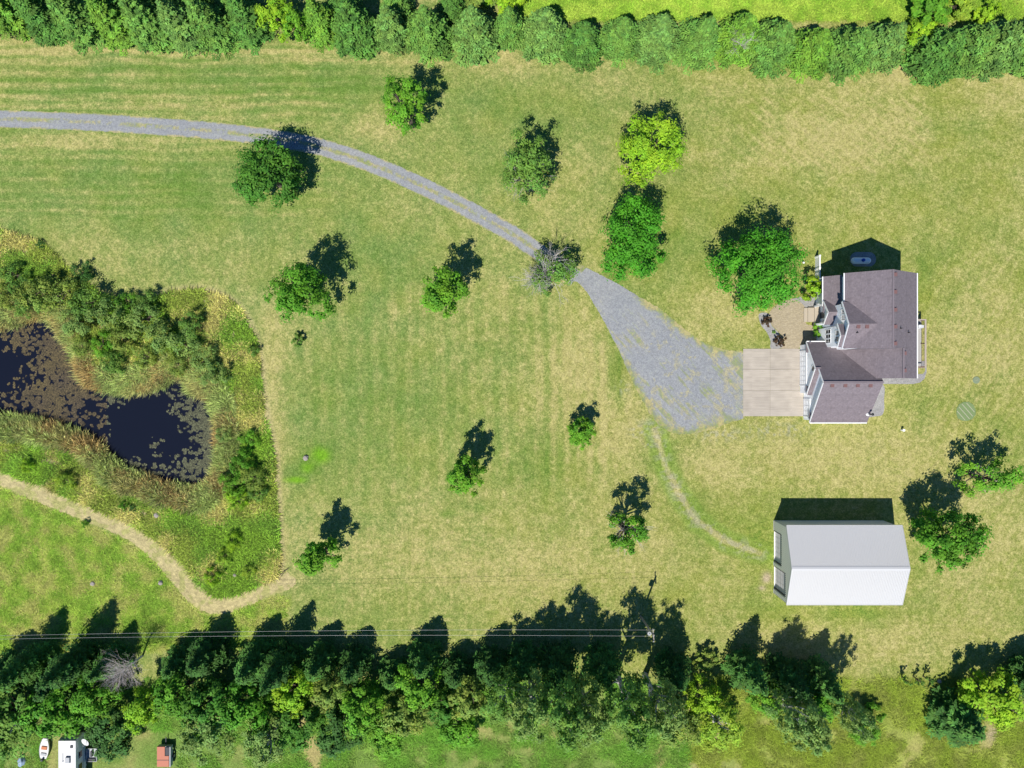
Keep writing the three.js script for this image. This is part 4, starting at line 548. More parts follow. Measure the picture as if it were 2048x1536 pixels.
// ---------------------------------------------------------------- mixed tree belt along the south side
{
  const geo = {
    pine: [0, 1, 2].map((k) => conifer(700 + k, { h: 7.8, r: 2.5, step: 0.4, taper: 0.7 + 0.08 * k, droop: 0.02, lift: 1.5 })),
    round: [0, 1, 2].map((k) => broadleaf(720 + k, { rx: 3, rz: 3, ry: 3.4, hc: 4.6, n: 70, m: 90, gap: 0.2, leaf: 0.18 })),
    loose: [0, 1, 2].map((k) => broadleaf(740 + k, { rx: 3, rz: 3, ry: 4.2, hc: 6.0, n: 84, m: 85, gap: 0.42, clump: 0.2, leaf: 0.16 })),
  };
  // ground position px, spread px, height m, kind, leaf
  const belt = [
    ['pine', 40, 1335, 46, 9, 'deep'], ['pine', 92, 1312, 38, 12.5, 'pine'], ['pine', 190, 1302, 42, 13, 'deep'], ['pine', 244, 1312, 34, 9, 'pine'], ['pine', 150, 1345, 40, 9, 'deep'],
    ['pine', 372, 1316, 36, 7, 'pine'], ['pine', 430, 1296, 44, 9, 'deep'], ['pine', 528, 1308, 46, 10, 'pine'], ['pine', 584, 1310, 40, 13.5, 'deep'], ['pine', 652, 1310, 40, 8.5, 'pine'], ['pine', 716, 1318, 38, 8, 'deep'], ['pine', 790, 1340, 36, 6, 'pine'], ['pine', 852, 1304, 38, 9, 'pine'], ['pine', 918, 1334, 36, 6.5, 'deep'], ['pine', 985, 1318, 40, 8.5, 'deep'], ['pine', 1048, 1312, 40, 8, 'pine'], ['pine', 1110, 1314, 46, 11, 'deep'], ['pine', 1200, 1318, 42, 9.5, 'pine'], ['pine', 1335, 1326, 40, 9, 'deep'], ['pine', 1478, 1322, 42, 11.5, 'pine'], ['pine', 1558, 1334, 44, 10.5, 'deep'], ['pine', 1620, 1342, 42, 10.5, 'pine'], ['pine', 1890, 1420, 58, 8.5, 'pine'], ['pine', 2030, 1345, 50, 10, 'deep'],
    ['round', 60, 1392, 56, 9, 'dull'], ['round', 160, 1384, 54, 9, 'maple'], ['round', 225, 1372, 40, 8, 'fresh'], ['round', 322, 1388, 38, 8, 'lime'], ['round', 385, 1360, 42, 8, 'maple'], ['round', 445, 1378, 48, 9, 'oak'], ['round', 520, 1380, 50, 9, 'maple'], ['round', 608, 1352, 40, 8.5, 'lime'], ['round', 676, 1352, 34, 8, 'olive'], ['round', 735, 1386, 42, 8, 'fresh'], ['round', 845, 1340, 40, 8.5, 'fresh'], ['round', 822, 1396, 42, 8, 'olive'], ['round', 945, 1368, 40, 8, 'olive'], ['round', 895, 1392, 34, 6, 'oak'], ['round', 610, 1420, 46, 7, 'oak'], ['round', 690, 1440, 44, 6, 'deep'], ['round', 250, 1440, 46, 6, 'deep'], ['round', 1390, 1372, 34, 6.5, 'lime'], ['round', 1950, 1372, 52, 7, 'lime'], ['round', 920, 1440, 40, 5, 'fresh'], ['round', 780, 1448, 40, 5, 'fresh'],
    ['loose', 40, 1446, 58, 9, 'dull'], ['loose', 450, 1430, 50, 9, 'grey'], ['loose', 560, 1440, 46, 9, 'grey'], ['loose', 1008, 1352, 42, 12, 'dull'], ['loose', 1062, 1350, 46, 16, 'grey'], ['loose', 1118, 1340, 46, 18.5, 'dull'], ['loose', 1160, 1362, 44, 16, 'grey'], ['loose', 1232, 1342, 46, 18.5, 'dull'], ['loose', 1290, 1350, 40, 16.5, 'grey'], ['loose', 1340, 1420, 40, 8, 'olive'], ['loose', 1420, 1424, 46, 8, 'yellow'], ['loose', 1536, 1372, 38, 15, 'grey'], ['loose', 1562, 1396, 40, 14, 'grey'], ['loose', 1655, 1380, 28, 13, 'grey'], ['loose', 1706, 1436, 26, 6, 'fresh'], ['round', 1600, 1378, 44, 6, 'fresh'], ['round', 1520, 1376, 34, 6, 'fresh'],
  ];
  const R = rng(12), count = {}, tones = { deep: 'dark green', pine: 'bluish dark', dull: 'dull green', maple: 'mid green', fresh: 'fresh green', lime: 'lime green', oak: 'deep green', olive: 'olive green', grey: 'greyish green', yellow: 'yellow green' };
  const kinds = { pine: ['pine_tree', 'pine', 'fronting the south belt'], round: ['broadleaf_tree', 'leafy tree', 'within the south belt'], loose: ['willow_tree', 'airy willow', 'along the outer south belt'] };
  belt.sort((a, b) => a[1] - b[1]);
  const total = {}; belt.forEach(([k, , , , , leaf]) => { total[k + leaf] = (total[k + leaf] ?? 0) + 1; });
  belt.forEach(([kind, px, py, r, h, leaf], i) => {
    const id = kind + leaf, n = count[id] = (count[id] ?? -1) + 1, g = geo[kind][i % 3], base = { pine: [2.6, 7.8], round: [3, 8], loose: [3, 10.2] }[kind], s = r * U / base[0] * 0.98, [nm, word, where] = kinds[kind];
    const lab = total[id] > 1 ? `${tones[leaf]} ${word} ${where}, ${ORD[n]} such from west` : `only ${tones[leaf]} ${word} ${where}`;
    plant(nm, g, GREENS[leaf], kind === 'loose' ? PALEBARK : BARK, lab, 'tree', 'trees of the south belt', W(px, py), R() * 6.28, [s, h / base[1], s]);
  });
  const dead = thing('dead_tree', 'grey leafless dead tree among the southern pines', 'tree', null, W(285, 1312));
  mesh('trunk', rod(new THREE.Vector3(), new THREE.Vector3(0, 5, 0), 0.16, 0.09, 8), GREYBARK, dead);
  for (let k = 0; k < 3; k++) { const b = mesh('bare_branches', bareBranches(90 + k, { depth: 4, len: 3.3, r: 0.06, first: 16 }), GREYBARK, dead); b.position.y = 1.2 + k * 1.3; b.rotation.y = k * 2; b.scale.setScalar(1 - 0.16 * k); }
  const stalk = broadleaf(88, { rx: 1.3, rz: 1.1, ry: 1.3, hc: 1.8, n: 22, m: 40, gap: 0.4, leaf: 0.12 });
  [[1802, 1352, 'first'], [1826, 1352, 'second'], [1846, 1352, 'third']].forEach(([x, y, w], i) => plant('sapling', stalk, GREENS.dull, BARK, `thin sapling on the weedy southern edge, ${w} from west`, 'sapling', 'saplings on the edge', W(x, y), i * 2, [0.6, 0.9, 0.6]));
  [[1405, 1318, 'west of the tall gap'], [1735, 1425, 'in the weedy corner'], [1345, 1395, 'behind the front pines']].forEach(([x, y, w], i) => plant('scrub_bush', bush[i % 3], GREENS[['olive', 'fresh', 'olive'][i]], BARK, `low scrub bush ${w} on the southern strip`, 'bush', 'scrub bushes', W(x, y), i, [1.8, 1.6, 1.8]));
}
// ---------------------------------------------------------------- pond bank: shrubs one can tell apart, then reeds and rough grass
{
  const wsh = [0, 1, 2].map((k) => broadleaf(800 + k, { rx: 2, rz: 2, ry: 1.3, hc: 1.3, n: 56, m: 60, leaf: 0.1, clump: 0.24, gap: 0.3, lobes: 16, lobe: 0.85, limbs: 8 }));
  const list = [[38, 552, 30, 'dull'], [92, 585, 36, 'olive'], [172, 548, 24, 'deep'], [142, 588, 36, 'olive'], [190, 606, 34, 'dull'], [232, 634, 34, 'grey'], [62, 612, 26, 'dull'], [168, 645, 30, 'grey'], [212, 690, 26, 'fresh'], [252, 676, 30, 'olive'], [298, 606, 26, 'dull'], [300, 640, 36, 'grey'], [262, 612, 26, 'maple'], [340, 672, 32, 'grey'], [300, 712, 26, 'olive'], [376, 690, 34, 'grey'], [396, 650, 26, 'dull'], [416, 716, 28, 'grey'], [440, 752, 26, 'grey'], [360, 728, 24, 'olive'], [236, 728, 24, 'dull'], [170, 690, 22, 'olive'], [20, 596, 26, 'olive'], [85, 488, 9, 'deep'], [512, 700, 12, 'dull'], [505, 880, 22, 'fresh'], [488, 920, 26, 'maple'], [512, 952, 26, 'olive'], [470, 968, 26, 'fresh'], [478, 995, 24, 'lime'], [522, 985, 20, 'dull'], [452, 870, 18, 'grey'], [430, 1150, 20, 'lime'], [470, 1080, 18, 'lime'], [452, 1110, 18, 'yellow'], [500, 1140, 14, 'yellow'], [175, 1046, 8, 'maple'], [140, 960, 20, 'yellow'], [250, 1010, 10, 'maple'], [268, 1015, 8, 'deep'], [60, 930, 14, 'lime']];
  const tones = { dull: 'dull green', olive: 'olive', deep: 'dark', grey: 'greyish', fresh: 'fresh green', maple: 'mid green', lime: 'lime', yellow: 'yellowish' };
  const count = {}, total = {}; list.sort((a, b) => a[0] - b[0]); list.forEach(([, , , l]) => { total[l] = (total[l] ?? 0) + 1; });
  list.forEach(([px, py, r, leaf], i) => { const n = count[leaf] = (count[leaf] ?? -1) + 1, s = r * U / 2, p = W(px, py); p.y = pondDepth(px, py); plant('bank_shrub', wsh[i % 3], GREENS[leaf], BARK, `${tones[leaf]} shrub growing round the pond, ${ORD[n]} such from west`, 'shrub', 'shrubs round the pond', p, i * 1.7, [s, s * (0.85 + 0.4 * hash2(i, 3)), s]); });
}
function tuftGeo(seed, blades, spread, lean) { const R = rng(seed), p = [], n = []; for (let k = 0; k < blades; k++) { const a = R() * 6.2832, r = R() * spread * 0.4, x = Math.cos(a) * r, z = Math.sin(a) * r, b = R() * 6.2832, h = 0.55 + 0.45 * R(), l = lean * (0.4 + R()), w = 0.05 + 0.05 * R(), cx = Math.cos(b), sx = Math.sin(b), tx = x + Math.cos(a + R()) * l, tz = z + Math.sin(a + R()) * l; const A = new THREE.Vector3(x - sx * w, 0, z + cx * w), B = new THREE.Vector3(x + sx * w, 0, z - cx * w), T = new THREE.Vector3(tx, h, tz), N = B.clone().sub(A).cross(T.clone().sub(A)).normalize(); const tri = N.y < 0 ? (N.negate(), [A, T, B]) : [A, B, T]; for (const v of tri) { p.push(v.x, v.y, v.z); n.push(N.x, N.y, N.z); } } const g = new THREE.BufferGeometry(); g.setAttribute('position', new THREE.Float32BufferAttribute(p, 3)); g.setAttribute('normal', new THREE.Float32BufferAttribute(n, 3)); return g; }
function scatter(name, label, category, geo, material, items) { const m = new THREE.InstancedMesh(geo, material, items.length), d = new THREE.Object3D(), c = new THREE.Color(); items.forEach(([x, y, z, sx, sy, turn, r, g, b], i) => { d.position.set(x, y, z); d.rotation.set(0, turn, 0); d.scale.set(sx, sy, sx); d.updateMatrix(); m.setMatrixAt(i, d.matrix); m.setColorAt(i, c.setRGB(r, g, b)); }); m.name = numbered(name); m.castShadow = m.receiveShadow = true; scene.add(m); return tag(m, label, category, null, 'stuff'); }
const BLADE = new THREE.MeshPhysicalMaterial({ color: 0xffffff, roughness: 0.85, transmission: 0.25, thickness: 0, side: THREE.DoubleSide, specularIntensity: 0.3 });
const tone = (r, g, b, j) => { const c = col(Math.min(255, r * j), Math.min(255, g * j), Math.min(255, b * j), 0.92); return [c.r, c.g, c.b]; };
{
  const R = rng(21), reeds = [], rough = [];
  for (let k = 0; k < 90000 && reeds.length + rough.length < 52000; k++) {
    const px = -70 + R() * 640, py = 455 + R() * 760; if (dWild(px, py) > 0) continue;
    const d = dPond(px, py); if (d < 3) continue;
    const z = pondDepth(px, py), n = fbm(px / 24, py / 24 + 6, 3), n2 = fbm(px / 60 + 4, py / 60, 2), bare = fbm(px / 22 + 9, py / 16 + 3, 3); if ((bare > 0.62 && d > 26 && R() < 0.85) || blob(px, py, BANKBARE) * (0.6 + 0.6 * R()) > 0.45) continue;
    const j = 0.55 + 0.85 * R(), p = W(px, py), south = py > 830;
    if (d < 34 + 30 * (n - 0.5)) { const c = n < 0.42 ? tone(172, 150, 96, j) : n < 0.56 ? tone(172, 170, 106, j) : tone(158, 174, 100, j); reeds.push([p.x, z, p.z, 0.7 + 0.8 * R(), (south ? 0.7 : 0.45) + 0.6 * R(), R() * 6.28, ...c]); }
    else { const c = n2 > 0.58 ? tone(130, 166, 56, j) : n2 > 0.46 ? tone(122, 160, 58, j) : n > 0.55 ? tone(190, 184, 108, j) : tone(142, 160, 66, j); rough.push([p.x, z, p.z, 0.55 + 0.7 * R(), 0.2 + 0.35 * R(), R() * 6.28, ...c]); }
  }
  scatter('reeds', 'brown and grey green reeds fringing the pond', 'reeds', tuftGeo(3, 14, 0.9, 0.9), BLADE, reeds);
  scatter('rough_grass', 'rough weeds and grass on the pond banks', 'grass', tuftGeo(4, 11, 1.0, 0.7), BLADE, rough);
  const mead = [];
  for (let k = 0; k < 120000 && mead.length < 17000; k++) { const px = -80 + R() * 680, py = 930 + R() * 400; if (dMeadow(px, py) > 0 || dPath(px, py) < 19 + 6 * R()) continue; const n = fbm(px / 18, py / 18, 3), j = 0.78 + 0.45 * R(), p = W(px, py), c = n > 0.58 ? tone(176, 180, 100, j) : n > 0.45 ? tone(160, 184, 76, j) : tone(136, 170, 62, j); mead.push([p.x, 0, p.z, 0.4 + 0.45 * R(), 0.1 + 0.2 * R(), R() * 6.28, ...c]); }
  scatter('meadow_grass', 'bright uncut meadow grass below the hay path', 'grass', tuftGeo(5, 10, 1.0, 0.8), BLADE, mead);
  const field = [], strip = [];
  for (let k = 0; k < 16000; k++) { const px = 1040 + R() * 1080, py = -60 + R() * 100; const n = fbm(px / 14, py / 14, 3), j = 0.75 + 0.45 * R(), p = W(px, py), c = n > 0.5 ? tone(166, 192, 74, j) : tone(140, 178, 58, j); field.push([p.x, 0, p.z, 0.4 + 0.5 * R(), 0.15 + 0.35 * R(), R() * 6.28, ...c]); }
  scatter('field_weeds', 'yellow green weeds of the field beyond the spruces', 'weeds', tuftGeo(6, 10, 1.0, 0.8), BLADE, field);
  for (let k = 0; k < 70000 && strip.length < 26000; k++) { const px = -60 + R() * 2170, py = 1300 + R() * 290, n = fbm(px / 30, py / 30, 3), n2 = fbm(px / 9, py / 9, 2); if (n < 0.4 + 0.1 * R() || py < 1345 + 40 * n2 || (px > 90 && px < 360 && py > 1460)) continue; const j = 0.72 + 0.45 * R(), p = W(px, py), e = px > 1380, c = n > 0.56 ? tone(e ? 150 : 120, 170, 60, j) : tone(e ? 154 : 132, 166, 72, j); strip.push([p.x, 0, p.z, 0.45 + 0.55 * R(), 0.12 + 0.35 * R(), R() * 6.28, ...c]); }
  scatter('verge_weeds', 'weeds and seedlings under and beyond the southern trees', 'weeds', tuftGeo(7, 11, 1.0, 0.8), BLADE, strip);
  // floating weed on the pond
  const fl = [], zones = flat([[130, 770, 70, 95, 1], [110, 700, 46, 46, 0.8], [70, 800, 66, 40, 0.6], [30, 660, 40, 26, 0.6], [60, 690, 60, 20, 0.5], [392, 830, 36, 40, 0.9], [414, 870, 22, 60, 0.9], [385, 940, 46, 34, 1], [312, 892, 14, 22, 0.5], [262, 930, 18, 14, 0.6], [300, 945, 30, 14, 0.6], [220, 800, 26, 14, 0.5], [300, 786, 50, 10, 0.4], [350, 810, 20, 22, 0.4], [200, 870, 14, 30, 0.4], [420, 930, 14, 40, 0.8]]);
  for (let k = 0; k < 260000 && fl.length < 70000; k++) { const px = -70 + R() * 510, py = 630 + R() * 355, q = blob(px, py, zones); if (q < 0.08 || dPond(px, py) > 0) continue; const n = fbm(px / 6, py / 6, 4); if (n < 0.68 - 0.3 * Math.min(1, q) + 0.06 * R()) continue; const p = W(px, py), j = 0.5 + 0.9 * R(), n2 = fbm(px / 40, py / 40, 2), c = px < 210 ? tone(lerp(60, 80, n2), lerp(52, 70, n2), 40, j) : tone(70, 72, 52, j); fl.push([p.x, WATER_Y + 0.012 + 0.012 * R(), p.z, 0.05 + 0.11 * R(), 1, R() * 6.28, ...c]); }
  const pad = new THREE.BufferGeometry(); { const a = [], nn = []; for (let k = 0; k < 7; k++) { const t0 = k / 7 * 6.2832, t1 = (k + 1) / 7 * 6.2832, r0 = 0.7 + 0.4 * hash2(k, 1), r1 = 0.7 + 0.4 * hash2((k + 1) % 7, 1); a.push(0, 0.03, 0, Math.cos(t1) * r1, 0, Math.sin(t1) * r1, Math.cos(t0) * r0, 0, Math.sin(t0) * r0); for (let q = 0; q < 3; q++) nn.push(0, 1, 0); } pad.setAttribute('position', new THREE.Float32BufferAttribute(a, 3)); pad.setAttribute('normal', new THREE.Float32BufferAttribute(nn, 3)); }
  scatter('pond_weed', 'brown floating weed mats on the pond', 'pond weed', pad, mat({ color: 0xffffff, roughness: 0.9 }), fl);
}

// ---------------------------------------------------------------- utility pole and wires
const POLEWOOD = mat({ color: col(178, 170, 160), roughness: 0.9 }), STEEL = mat({ color: col(176, 180, 184), roughness: 0.5, metalness: 0.4 }), WIRE = mat({ color: col(214, 214, 214), roughness: 0.45, metalness: 0.3 });
{
  const base = W(1281, 1233), top = W(1307.5, 1271, 9.3), t = thing('utility_pole', 'weathered wooden utility pole with crossarm and transformer by the southern trees', 'utility pole', null, base), tip = top.clone().sub(base);
  mesh('pole', rod(new THREE.Vector3(0, -0.3, 0), tip, 0.17, 0.12, 12), POLEWOOD, t);
  const at = (k) => tip.clone().multiplyScalar(k), arm = at(0.965);
  mesh('crossarm', beam(arm.clone().add(new THREE.Vector3(-0.05, 0, -0.85)), arm.clone().add(new THREE.Vector3(0.1, 0, 0.95)), 0.12, 0.14), POLEWOOD, t);
  for (const z of [-0.75, 0.1, 0.85]) mesh('insulator', [new THREE.CylinderGeometry(0.05, 0.07, 0.22, 10).translate(arm.x, arm.y + 0.16, arm.z + z), new THREE.CylinderGeometry(0.09, 0.09, 0.05, 10).translate(arm.x, arm.y + 0.2, arm.z + z)], STEEL, t);
  const c = at(0.84), tr = mesh('transformer', [new THREE.CylinderGeometry(0.26, 0.26, 0.8, 16).translate(c.x - 0.36, c.y, c.z + 0.05), new THREE.CylinderGeometry(0.28, 0.28, 0.06, 16).translate(c.x - 0.36, c.y + 0.42, c.z + 0.05)], STEEL, t); mesh('bushing', rod(new THREE.Vector3(c.x - 0.36, c.y + 0.44, c.z + 0.05), new THREE.Vector3(c.x - 0.36, c.y + 0.66, c.z + 0.05), 0.05, 0.04, 8), STEEL, tr);
  mesh('brace', [beam(at(0.91), arm.clone().add(new THREE.Vector3(0, -0.07, -0.6)), 0.03, 0.05), beam(at(0.91), arm.clone().add(new THREE.Vector3(0, -0.07, 0.6)), 0.03, 0.05)], STEEL, t);
  const A = base.clone().add(arm);
  [[-0.75, 1276, 'northern'], [0.1, 1282, 'southern']].forEach(([dz, py, w], i) => {
    const a = A.clone().add(new THREE.Vector3(0, 0.28, dz)), b = W(-20, py, 9.3), pts = []; b.x -= 12; for (let k = 0; k <= 24; k++) { const f = k / 24, p = a.clone().lerp(b, f); p.y -= 1.1 * 4 * f * (1 - f); pts.push(p); }
    tag(mesh('power_line', new THREE.TubeGeometry(new THREE.CatmullRomCurve3(pts), 90, 0.013, 5), WIRE), `${w} of the two pale power lines running west from the pole`, 'power line', 'power lines');
  });
}
// ---------------------------------------------------------------- trailer, boat and gear at the neighbour's
const WHITE = mat({ color: col(246, 246, 246, 1.6), roughness: 0.4 }), GREYP = mat({ color: col(196, 200, 206), roughness: 0.5 }), TYRE = mat({ color: col(36, 36, 38), roughness: 0.9 }), DARKG = mat({ color: col(62, 66, 74), roughness: 0.7 });
const wheel = (parent, x, y, z, r, w) => { const m = mesh('wheel', new THREE.CylinderGeometry(r, r, w, 18).rotateZ(Math.PI / 2).translate(x, y, z), TYRE, parent); mesh('rim', new THREE.CylinderGeometry(r * 0.55, r * 0.55, w + 0.03, 14).rotateZ(Math.PI / 2).translate(x, y, z), GREYP, m); return m; };
{
  const t = thing('travel_trailer', 'white travel trailer parked at the lower left under trees', 'trailer', null, G(-865, 0, 746)), w = 1.22, L = 4.0;
  const s = new THREE.Shape([[-L, 0.5], [L, 0.5], [L, 2.9], [-L + 0.1, 2.95], [-L - 0.15, 2.4], [-L - 0.2, 1.2]].map(([z, y]) => new THREE.Vector2(-z, y)));
  mesh('body', new THREE.ExtrudeGeometry(s, { depth: 2 * w, bevelEnabled: true, bevelSize: 0.05, bevelThickness: 0.05, bevelSegments: 3 }).rotateY(Math.PI / 2).translate(-w, 0, 0), WHITE, t);
  mesh('roof_unit', [box(-0.1, 0.5, 3.0, 3.28, -1.6, -0.8), box(-0.15, 0.55, 2.98, 3.05, -1.7, -0.7)], GREYP, t);
  for (const [x, z] of [[0.7, -3.1], [0.1, 1.2], [-0.6, 2.4]]) mesh('roof_vent', box(x - 0.18, x + 0.18, 2.99, 3.1, z - 0.18, z + 0.18), x > 0.5 ? DARKG : GREYP, t);
  mesh('aerial', [box(-0.62, -0.56, 2.99, 3.06, -2.1, -0.9), box(-0.72, -0.48, 3.04, 3.08, -1.0, -0.9)], GREYP, t);
  for (const z of [-1.4, 0.4, 2.4]) { const m = mesh('window', box(w + 0.04, w + 0.075, 1.5, 2.3, z - 0.45, z + 0.45), GLASS, t); mesh('frame', [box(w + 0.05, w + 0.09, 1.44, 1.5, z - 0.5, z + 0.5), box(w + 0.05, w + 0.09, 2.3, 2.36, z - 0.5, z + 0.5)], GREYP, m); }
  mesh('door', box(w + 0.04, w + 0.07, 0.6, 2.5, 3.05, 3.7), GREYP, t); mesh('stripe', box(w + 0.045, w + 0.062, 1.05, 1.25, -3.6, 2.9), GREYP, t);
  for (const x of [-1.05, 1.05]) for (const z of [0.2, 1.0]) wheel(t, x, 0.34, z, 0.34, 0.22);
  mesh('hitch', [beam(new THREE.Vector3(-0.5, 0.5, -L), new THREE.Vector3(0, 0.5, -L - 1.3), 0.08, 0.1), beam(new THREE.Vector3(0.5, 0.5, -L), new THREE.Vector3(0, 0.5, -L - 1.3), 0.08, 0.1)], DARKG, t);
}
{ // boat: lofted hull
  const t = thing('rowing_boat', 'small white boat lying beside the travel trailer', 'boat', null, W(90, 1497, 0.4).setY(0)); t.rotation.y = -0.12;
  const p = [], idx = [], N = 14, M = 8; for (let i = 0; i <= N; i++) { const f = i / N, z = lerp(-1.55, 1.45, f), wd = 0.72 * Math.pow(Math.sin(Math.PI * clamp(0.12 + f * 0.72)), 0.7), top = 0.62 + 0.12 * (1 - f); for (let j = 0; j <= M; j++) { const a = Math.PI * j / M; p.push(-Math.cos(a) * wd, top - Math.pow(Math.sin(a), 0.6) * (top - 0.1), z); } }
  for (let i = 0; i < N; i++) for (let j = 0; j < M; j++) { const k = i * (M + 1) + j; idx.push(k, k + 1, k + M + 1, k + 1, k + M + 2, k + M + 1); }
  const g = new THREE.BufferGeometry(); g.setAttribute('position', new THREE.Float32BufferAttribute(p, 3)); g.setIndex(idx); g.computeVertexNormals(); g.setAttribute('uv', new THREE.Float32BufferAttribute(new Float32Array(p.length / 3 * 2), 2)); mesh('hull', g, WHITE, t);
  const deck = new THREE.Shape(); for (let i = 0; i <= N; i++) { const f = i / N, wd = 0.7 * Math.pow(Math.sin(Math.PI * clamp(0.12 + f * 0.72)), 0.7); deck[i ? 'lineTo' : 'moveTo'](-wd, lerp(-1.55, 1.45, f)); } for (let i = N; i >= 0; i--) { const f = i / N, wd = 0.7 * Math.pow(Math.sin(Math.PI * clamp(0.12 + f * 0.72)), 0.7); deck.lineTo(wd, lerp(-1.55, 1.45, f)); }
  mesh('deck', new THREE.ShapeGeometry(deck).rotateX(Math.PI / 2).translate(0, 0.55, 0), WHITE, t); mesh('seat', box(-0.4, 0.4, 0.56, 0.68, -0.4, 0.05), mat({ color: col(226, 128, 60), roughness: 0.6 }), t); mesh('seat', box(-0.4, 0.4, 0.56, 0.68, 0.6, 0.95), GREYP, t); mesh('motor', [box(-0.14, 0.14, 0.4, 0.95, 1.4, 1.68)], DARKG, t);
}
{ const b = W(171, 1484, 2.4).setY(0), t = thing('satellite_dish', 'white satellite dish on a pole beside the travel trailer', 'satellite dish', null, b), pts = []; for (let k = 0; k <= 10; k++) { const r = 0.62 * k / 10; pts.push(new THREE.Vector2(r, 0.3 * r * r)); } mesh('pole', rod(new THREE.Vector3(), new THREE.Vector3(0, 2.3, 0), 0.05, 0.05, 8), GREYP, t); const d = mesh('dish', new THREE.LatheGeometry(pts, 28), WHITE, t); d.position.set(0, 2.35, 0); d.rotation.set(0.35, 0, 0.25); const a = mesh('feed_arm', [rod(new THREE.Vector3(0, 2.35, 0.5), new THREE.Vector3(0.05, 2.95, 0.3), 0.02, 0.02, 6), new THREE.BoxGeometry(0.1, 0.12, 0.1).translate(0.05, 2.97, 0.3)], GREYP, t); }
{ const t = thing('utility_trailer', 'small grey flat trailer right of the travel trailer', 'trailer', null, W(189, 1505)); mesh('bed', box(-0.75, 0.75, 0.45, 0.53, -0.95, 0.95), GREYP, t); for (const [x0, x1, z0, z1] of [[-0.78, -0.72, -0.95, 0.95], [0.72, 0.78, -0.95, 0.95], [-0.72, 0.72, -0.98, -0.92], [-0.72, 0.72, 0.92, 0.98]]) mesh('side_rail', box(x0, x1, 0.5, 0.78, z0, z1), GREYP, t); wheel(t, -0.88, 0.28, 0, 0.28, 0.18); wheel(t, 0.88, 0.28, 0, 0.28, 0.18); mesh('load', [box(-0.5, 0.5, 0.53, 0.72, 0.55, 0.85), box(-0.12, 0.14, 0.53, 0.9, -0.6, 0.2)], DARKG, t); mesh('tongue', box(-0.05, 0.05, 0.42, 0.5, -1.9, -0.95), DARKG, t); }
{ const t = thing('cargo_trailer', 'salmon red covered trailer near the bottom edge', 'trailer', null, W(329, 1512, 0.9).setY(0)), SAL = mat({ color: col(226, 142, 112), roughness: 0.75 }); mesh('body', box(-1.0, 1.0, 0.4, 1.0, -1.5, 1.5), GREYP, t); mesh('cover', [new THREE.BoxGeometry(1.75, 0.14, 1.6).translate(-0.12, 1.08, 0.68), new THREE.BoxGeometry(1.15, 0.14, 1.36).translate(-0.42, 1.08, -0.8)], SAL, t); mesh('tool_box', box(0.25, 0.85, 1.0, 1.16, -1.4, -0.2), DARKG, t); mesh('side_rail', box(0.9, 1.02, 1.0, 1.2, -1.48, 1.48), GREYP, t); for (const x of [-1.1, 1.1]) wheel(t, x, 0.33, 0.2, 0.33, 0.2); mesh('tongue', box(-0.06, 0.06, 0.4, 0.5, -2.6, -1.5), DARKG, t); mesh('strap', box(-1.0, 0.76, 1.152, 1.17, 0.45, 0.52), DARKG, t); }
{ const g = new THREE.SphereGeometry(1, 20, 12, 0, 6.2832, 0, 1.57), p = g.attributes.position; for (let i = 0; i < p.count; i++) { const a = 0.8 + 0.4 * vnoise(p.getX(i) * 3 + 9, p.getZ(i) * 3); p.setXYZ(i, p.getX(i) * 0.55 * a, p.getY(i) * 0.7 * a, p.getZ(i) * 0.9 * a); } g.computeVertexNormals(); const m = mesh('tarp_heap', g, mat({ color: col(176, 200, 226), roughness: 0.6 })); m.position.copy(W(45, 1521)); tag(m, 'pale blue tarp heap in the lower left corner', 'tarp'); }
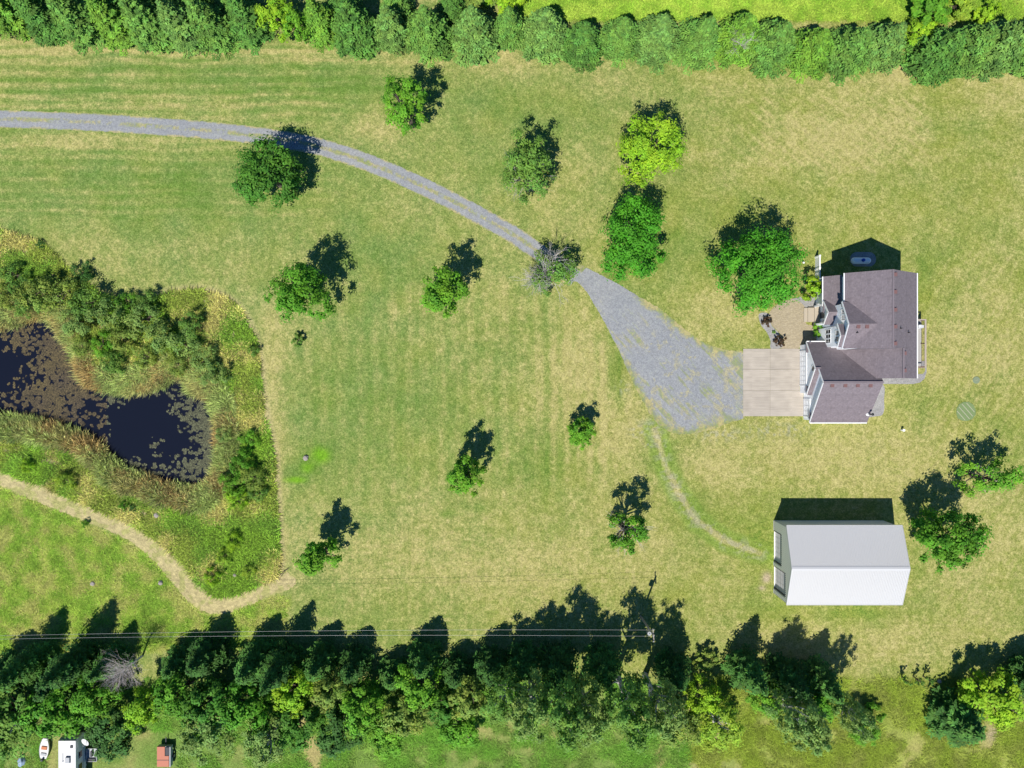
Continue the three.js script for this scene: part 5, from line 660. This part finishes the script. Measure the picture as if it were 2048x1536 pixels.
// ---------------------------------------------------------------- small things on the lawn
{
  const rock = (r, s) => { const g = new THREE.IcosahedronGeometry(1, 3), p = g.attributes.position; for (let i = 0; i < p.count; i++) { const k = 0.75 + 0.5 * fbm(p.getX(i) * 1.3 + s * 9 + 20, p.getZ(i) * 1.3 + p.getY(i) * 1.1 + 20, 3); p.setXYZ(i, p.getX(i) * k * r, p.getY(i) * k * r * 0.7, p.getZ(i) * k * r); } g.computeVertexNormals(); return g; };
  const STONE = mat({ color: col(196, 186, 178), roughness: 0.95, bumpMap: grainBump, bumpScale: 0.03 });
  [[612, 916, 0.42, 'pale boulder on the lawn east of the pond'], [322, 1165, 0.36, 'pale boulder in the meadow inside the path bend'], [186, 1167, 0.34, 'brownish boulder in the western meadow'], [314, 1030, 0.4, 'pale boulder on the south bank by the path'], [470, 1150, 0.32, 'small stone near the corner of the hay path'], [1878, 1362, 0.3, 'white stone at the weedy southern corner']].forEach(([x, y, r, l], i) => { const m = mesh('boulder', rock(r, i), STONE); m.position.copy(W(x, y)); m.position.y = r * 0.3; tag(m, l, 'boulder', 'loose boulders'); });
  const v = thing('vent_post', 'short white vent post with dark cap south of the house', 'vent post', null, W(1802.5, 860)); mesh('pipe', rod(new THREE.Vector3(), new THREE.Vector3(0, 0.65, 0), 0.13, 0.13, 14), TRIM, v); mesh('cap', new THREE.CylinderGeometry(0.19, 0.19, 0.1, 14).translate(0, 0.7, 0), TRIM, v);
  const y = thing('yard_light', 'tiny white garden light on grass beside the shade tree', 'garden light', null, W(1605, 526)); mesh('stem', rod(new THREE.Vector3(), new THREE.Vector3(0, 0.5, 0), 0.03, 0.03, 8), TRIM, y); mesh('cap', new THREE.ConeGeometry(0.16, 0.14, 12).translate(0, 0.55, 0), TRIM, y);
  const LID = mat({ color: col(150, 166, 132), roughness: 0.9 }), LINE = mat({ color: col(200, 200, 170), roughness: 0.9 });
  const c1 = thing('tank_cover', 'small round grey green cover set in the east lawn', 'cover', null, W(1952.5, 760)); mesh('lid', new THREE.CylinderGeometry(0.5, 0.56, 0.08, 24).translate(0, 0.03, 0), LID, c1); mesh('handle', box(-0.2, 0.2, 0.071, 0.1, -0.03, 0.03), LINE, c1);
  const c2 = thing('striped_cover', 'faded green round ground cover with four pale stripes', 'cover', null, W(1931, 823)); { const s = new THREE.Shape(); for (let k = 0; k < 12; k++) { const a = k / 12 * 6.2832 + 0.2, r = 1.5 * (0.92 + 0.12 * hash2(k, 8)); s[k ? 'lineTo' : 'moveTo'](Math.cos(a) * r, Math.sin(a) * r); } mesh('panel', new THREE.ExtrudeGeometry(s, { depth: 0.05, bevelEnabled: false }).rotateX(-Math.PI / 2), mat({ color: col(144, 168, 110), roughness: 0.95, bumpMap: grainBump, bumpScale: 0.02 }), c2); } for (let k = 0; k < 4; k++) { const o = (k - 1.5) * 0.62, h = Math.sqrt(1.9 - o * o) * 0.9, m = mesh('stripe', box(-h, h, 0.054, 0.07, -0.05, 0.05), LINE, c2); m.rotation.y = -0.85; m.position.set(Math.sin(-0.85) * o, 0, Math.cos(-0.85) * o); }
  const st = mesh('fallen_branch', bareBranches(55, { depth: 2, len: 1.3, r: 0.05, first: 4 }), BARK); st.rotation.set(0, 0.6, 1.45); st.position.copy(W(578, 1136)); st.position.y = 0.1; tag(st, 'dark fallen branch at the end of the hay path', 'branch');
}

renderer.render(scene, camera);
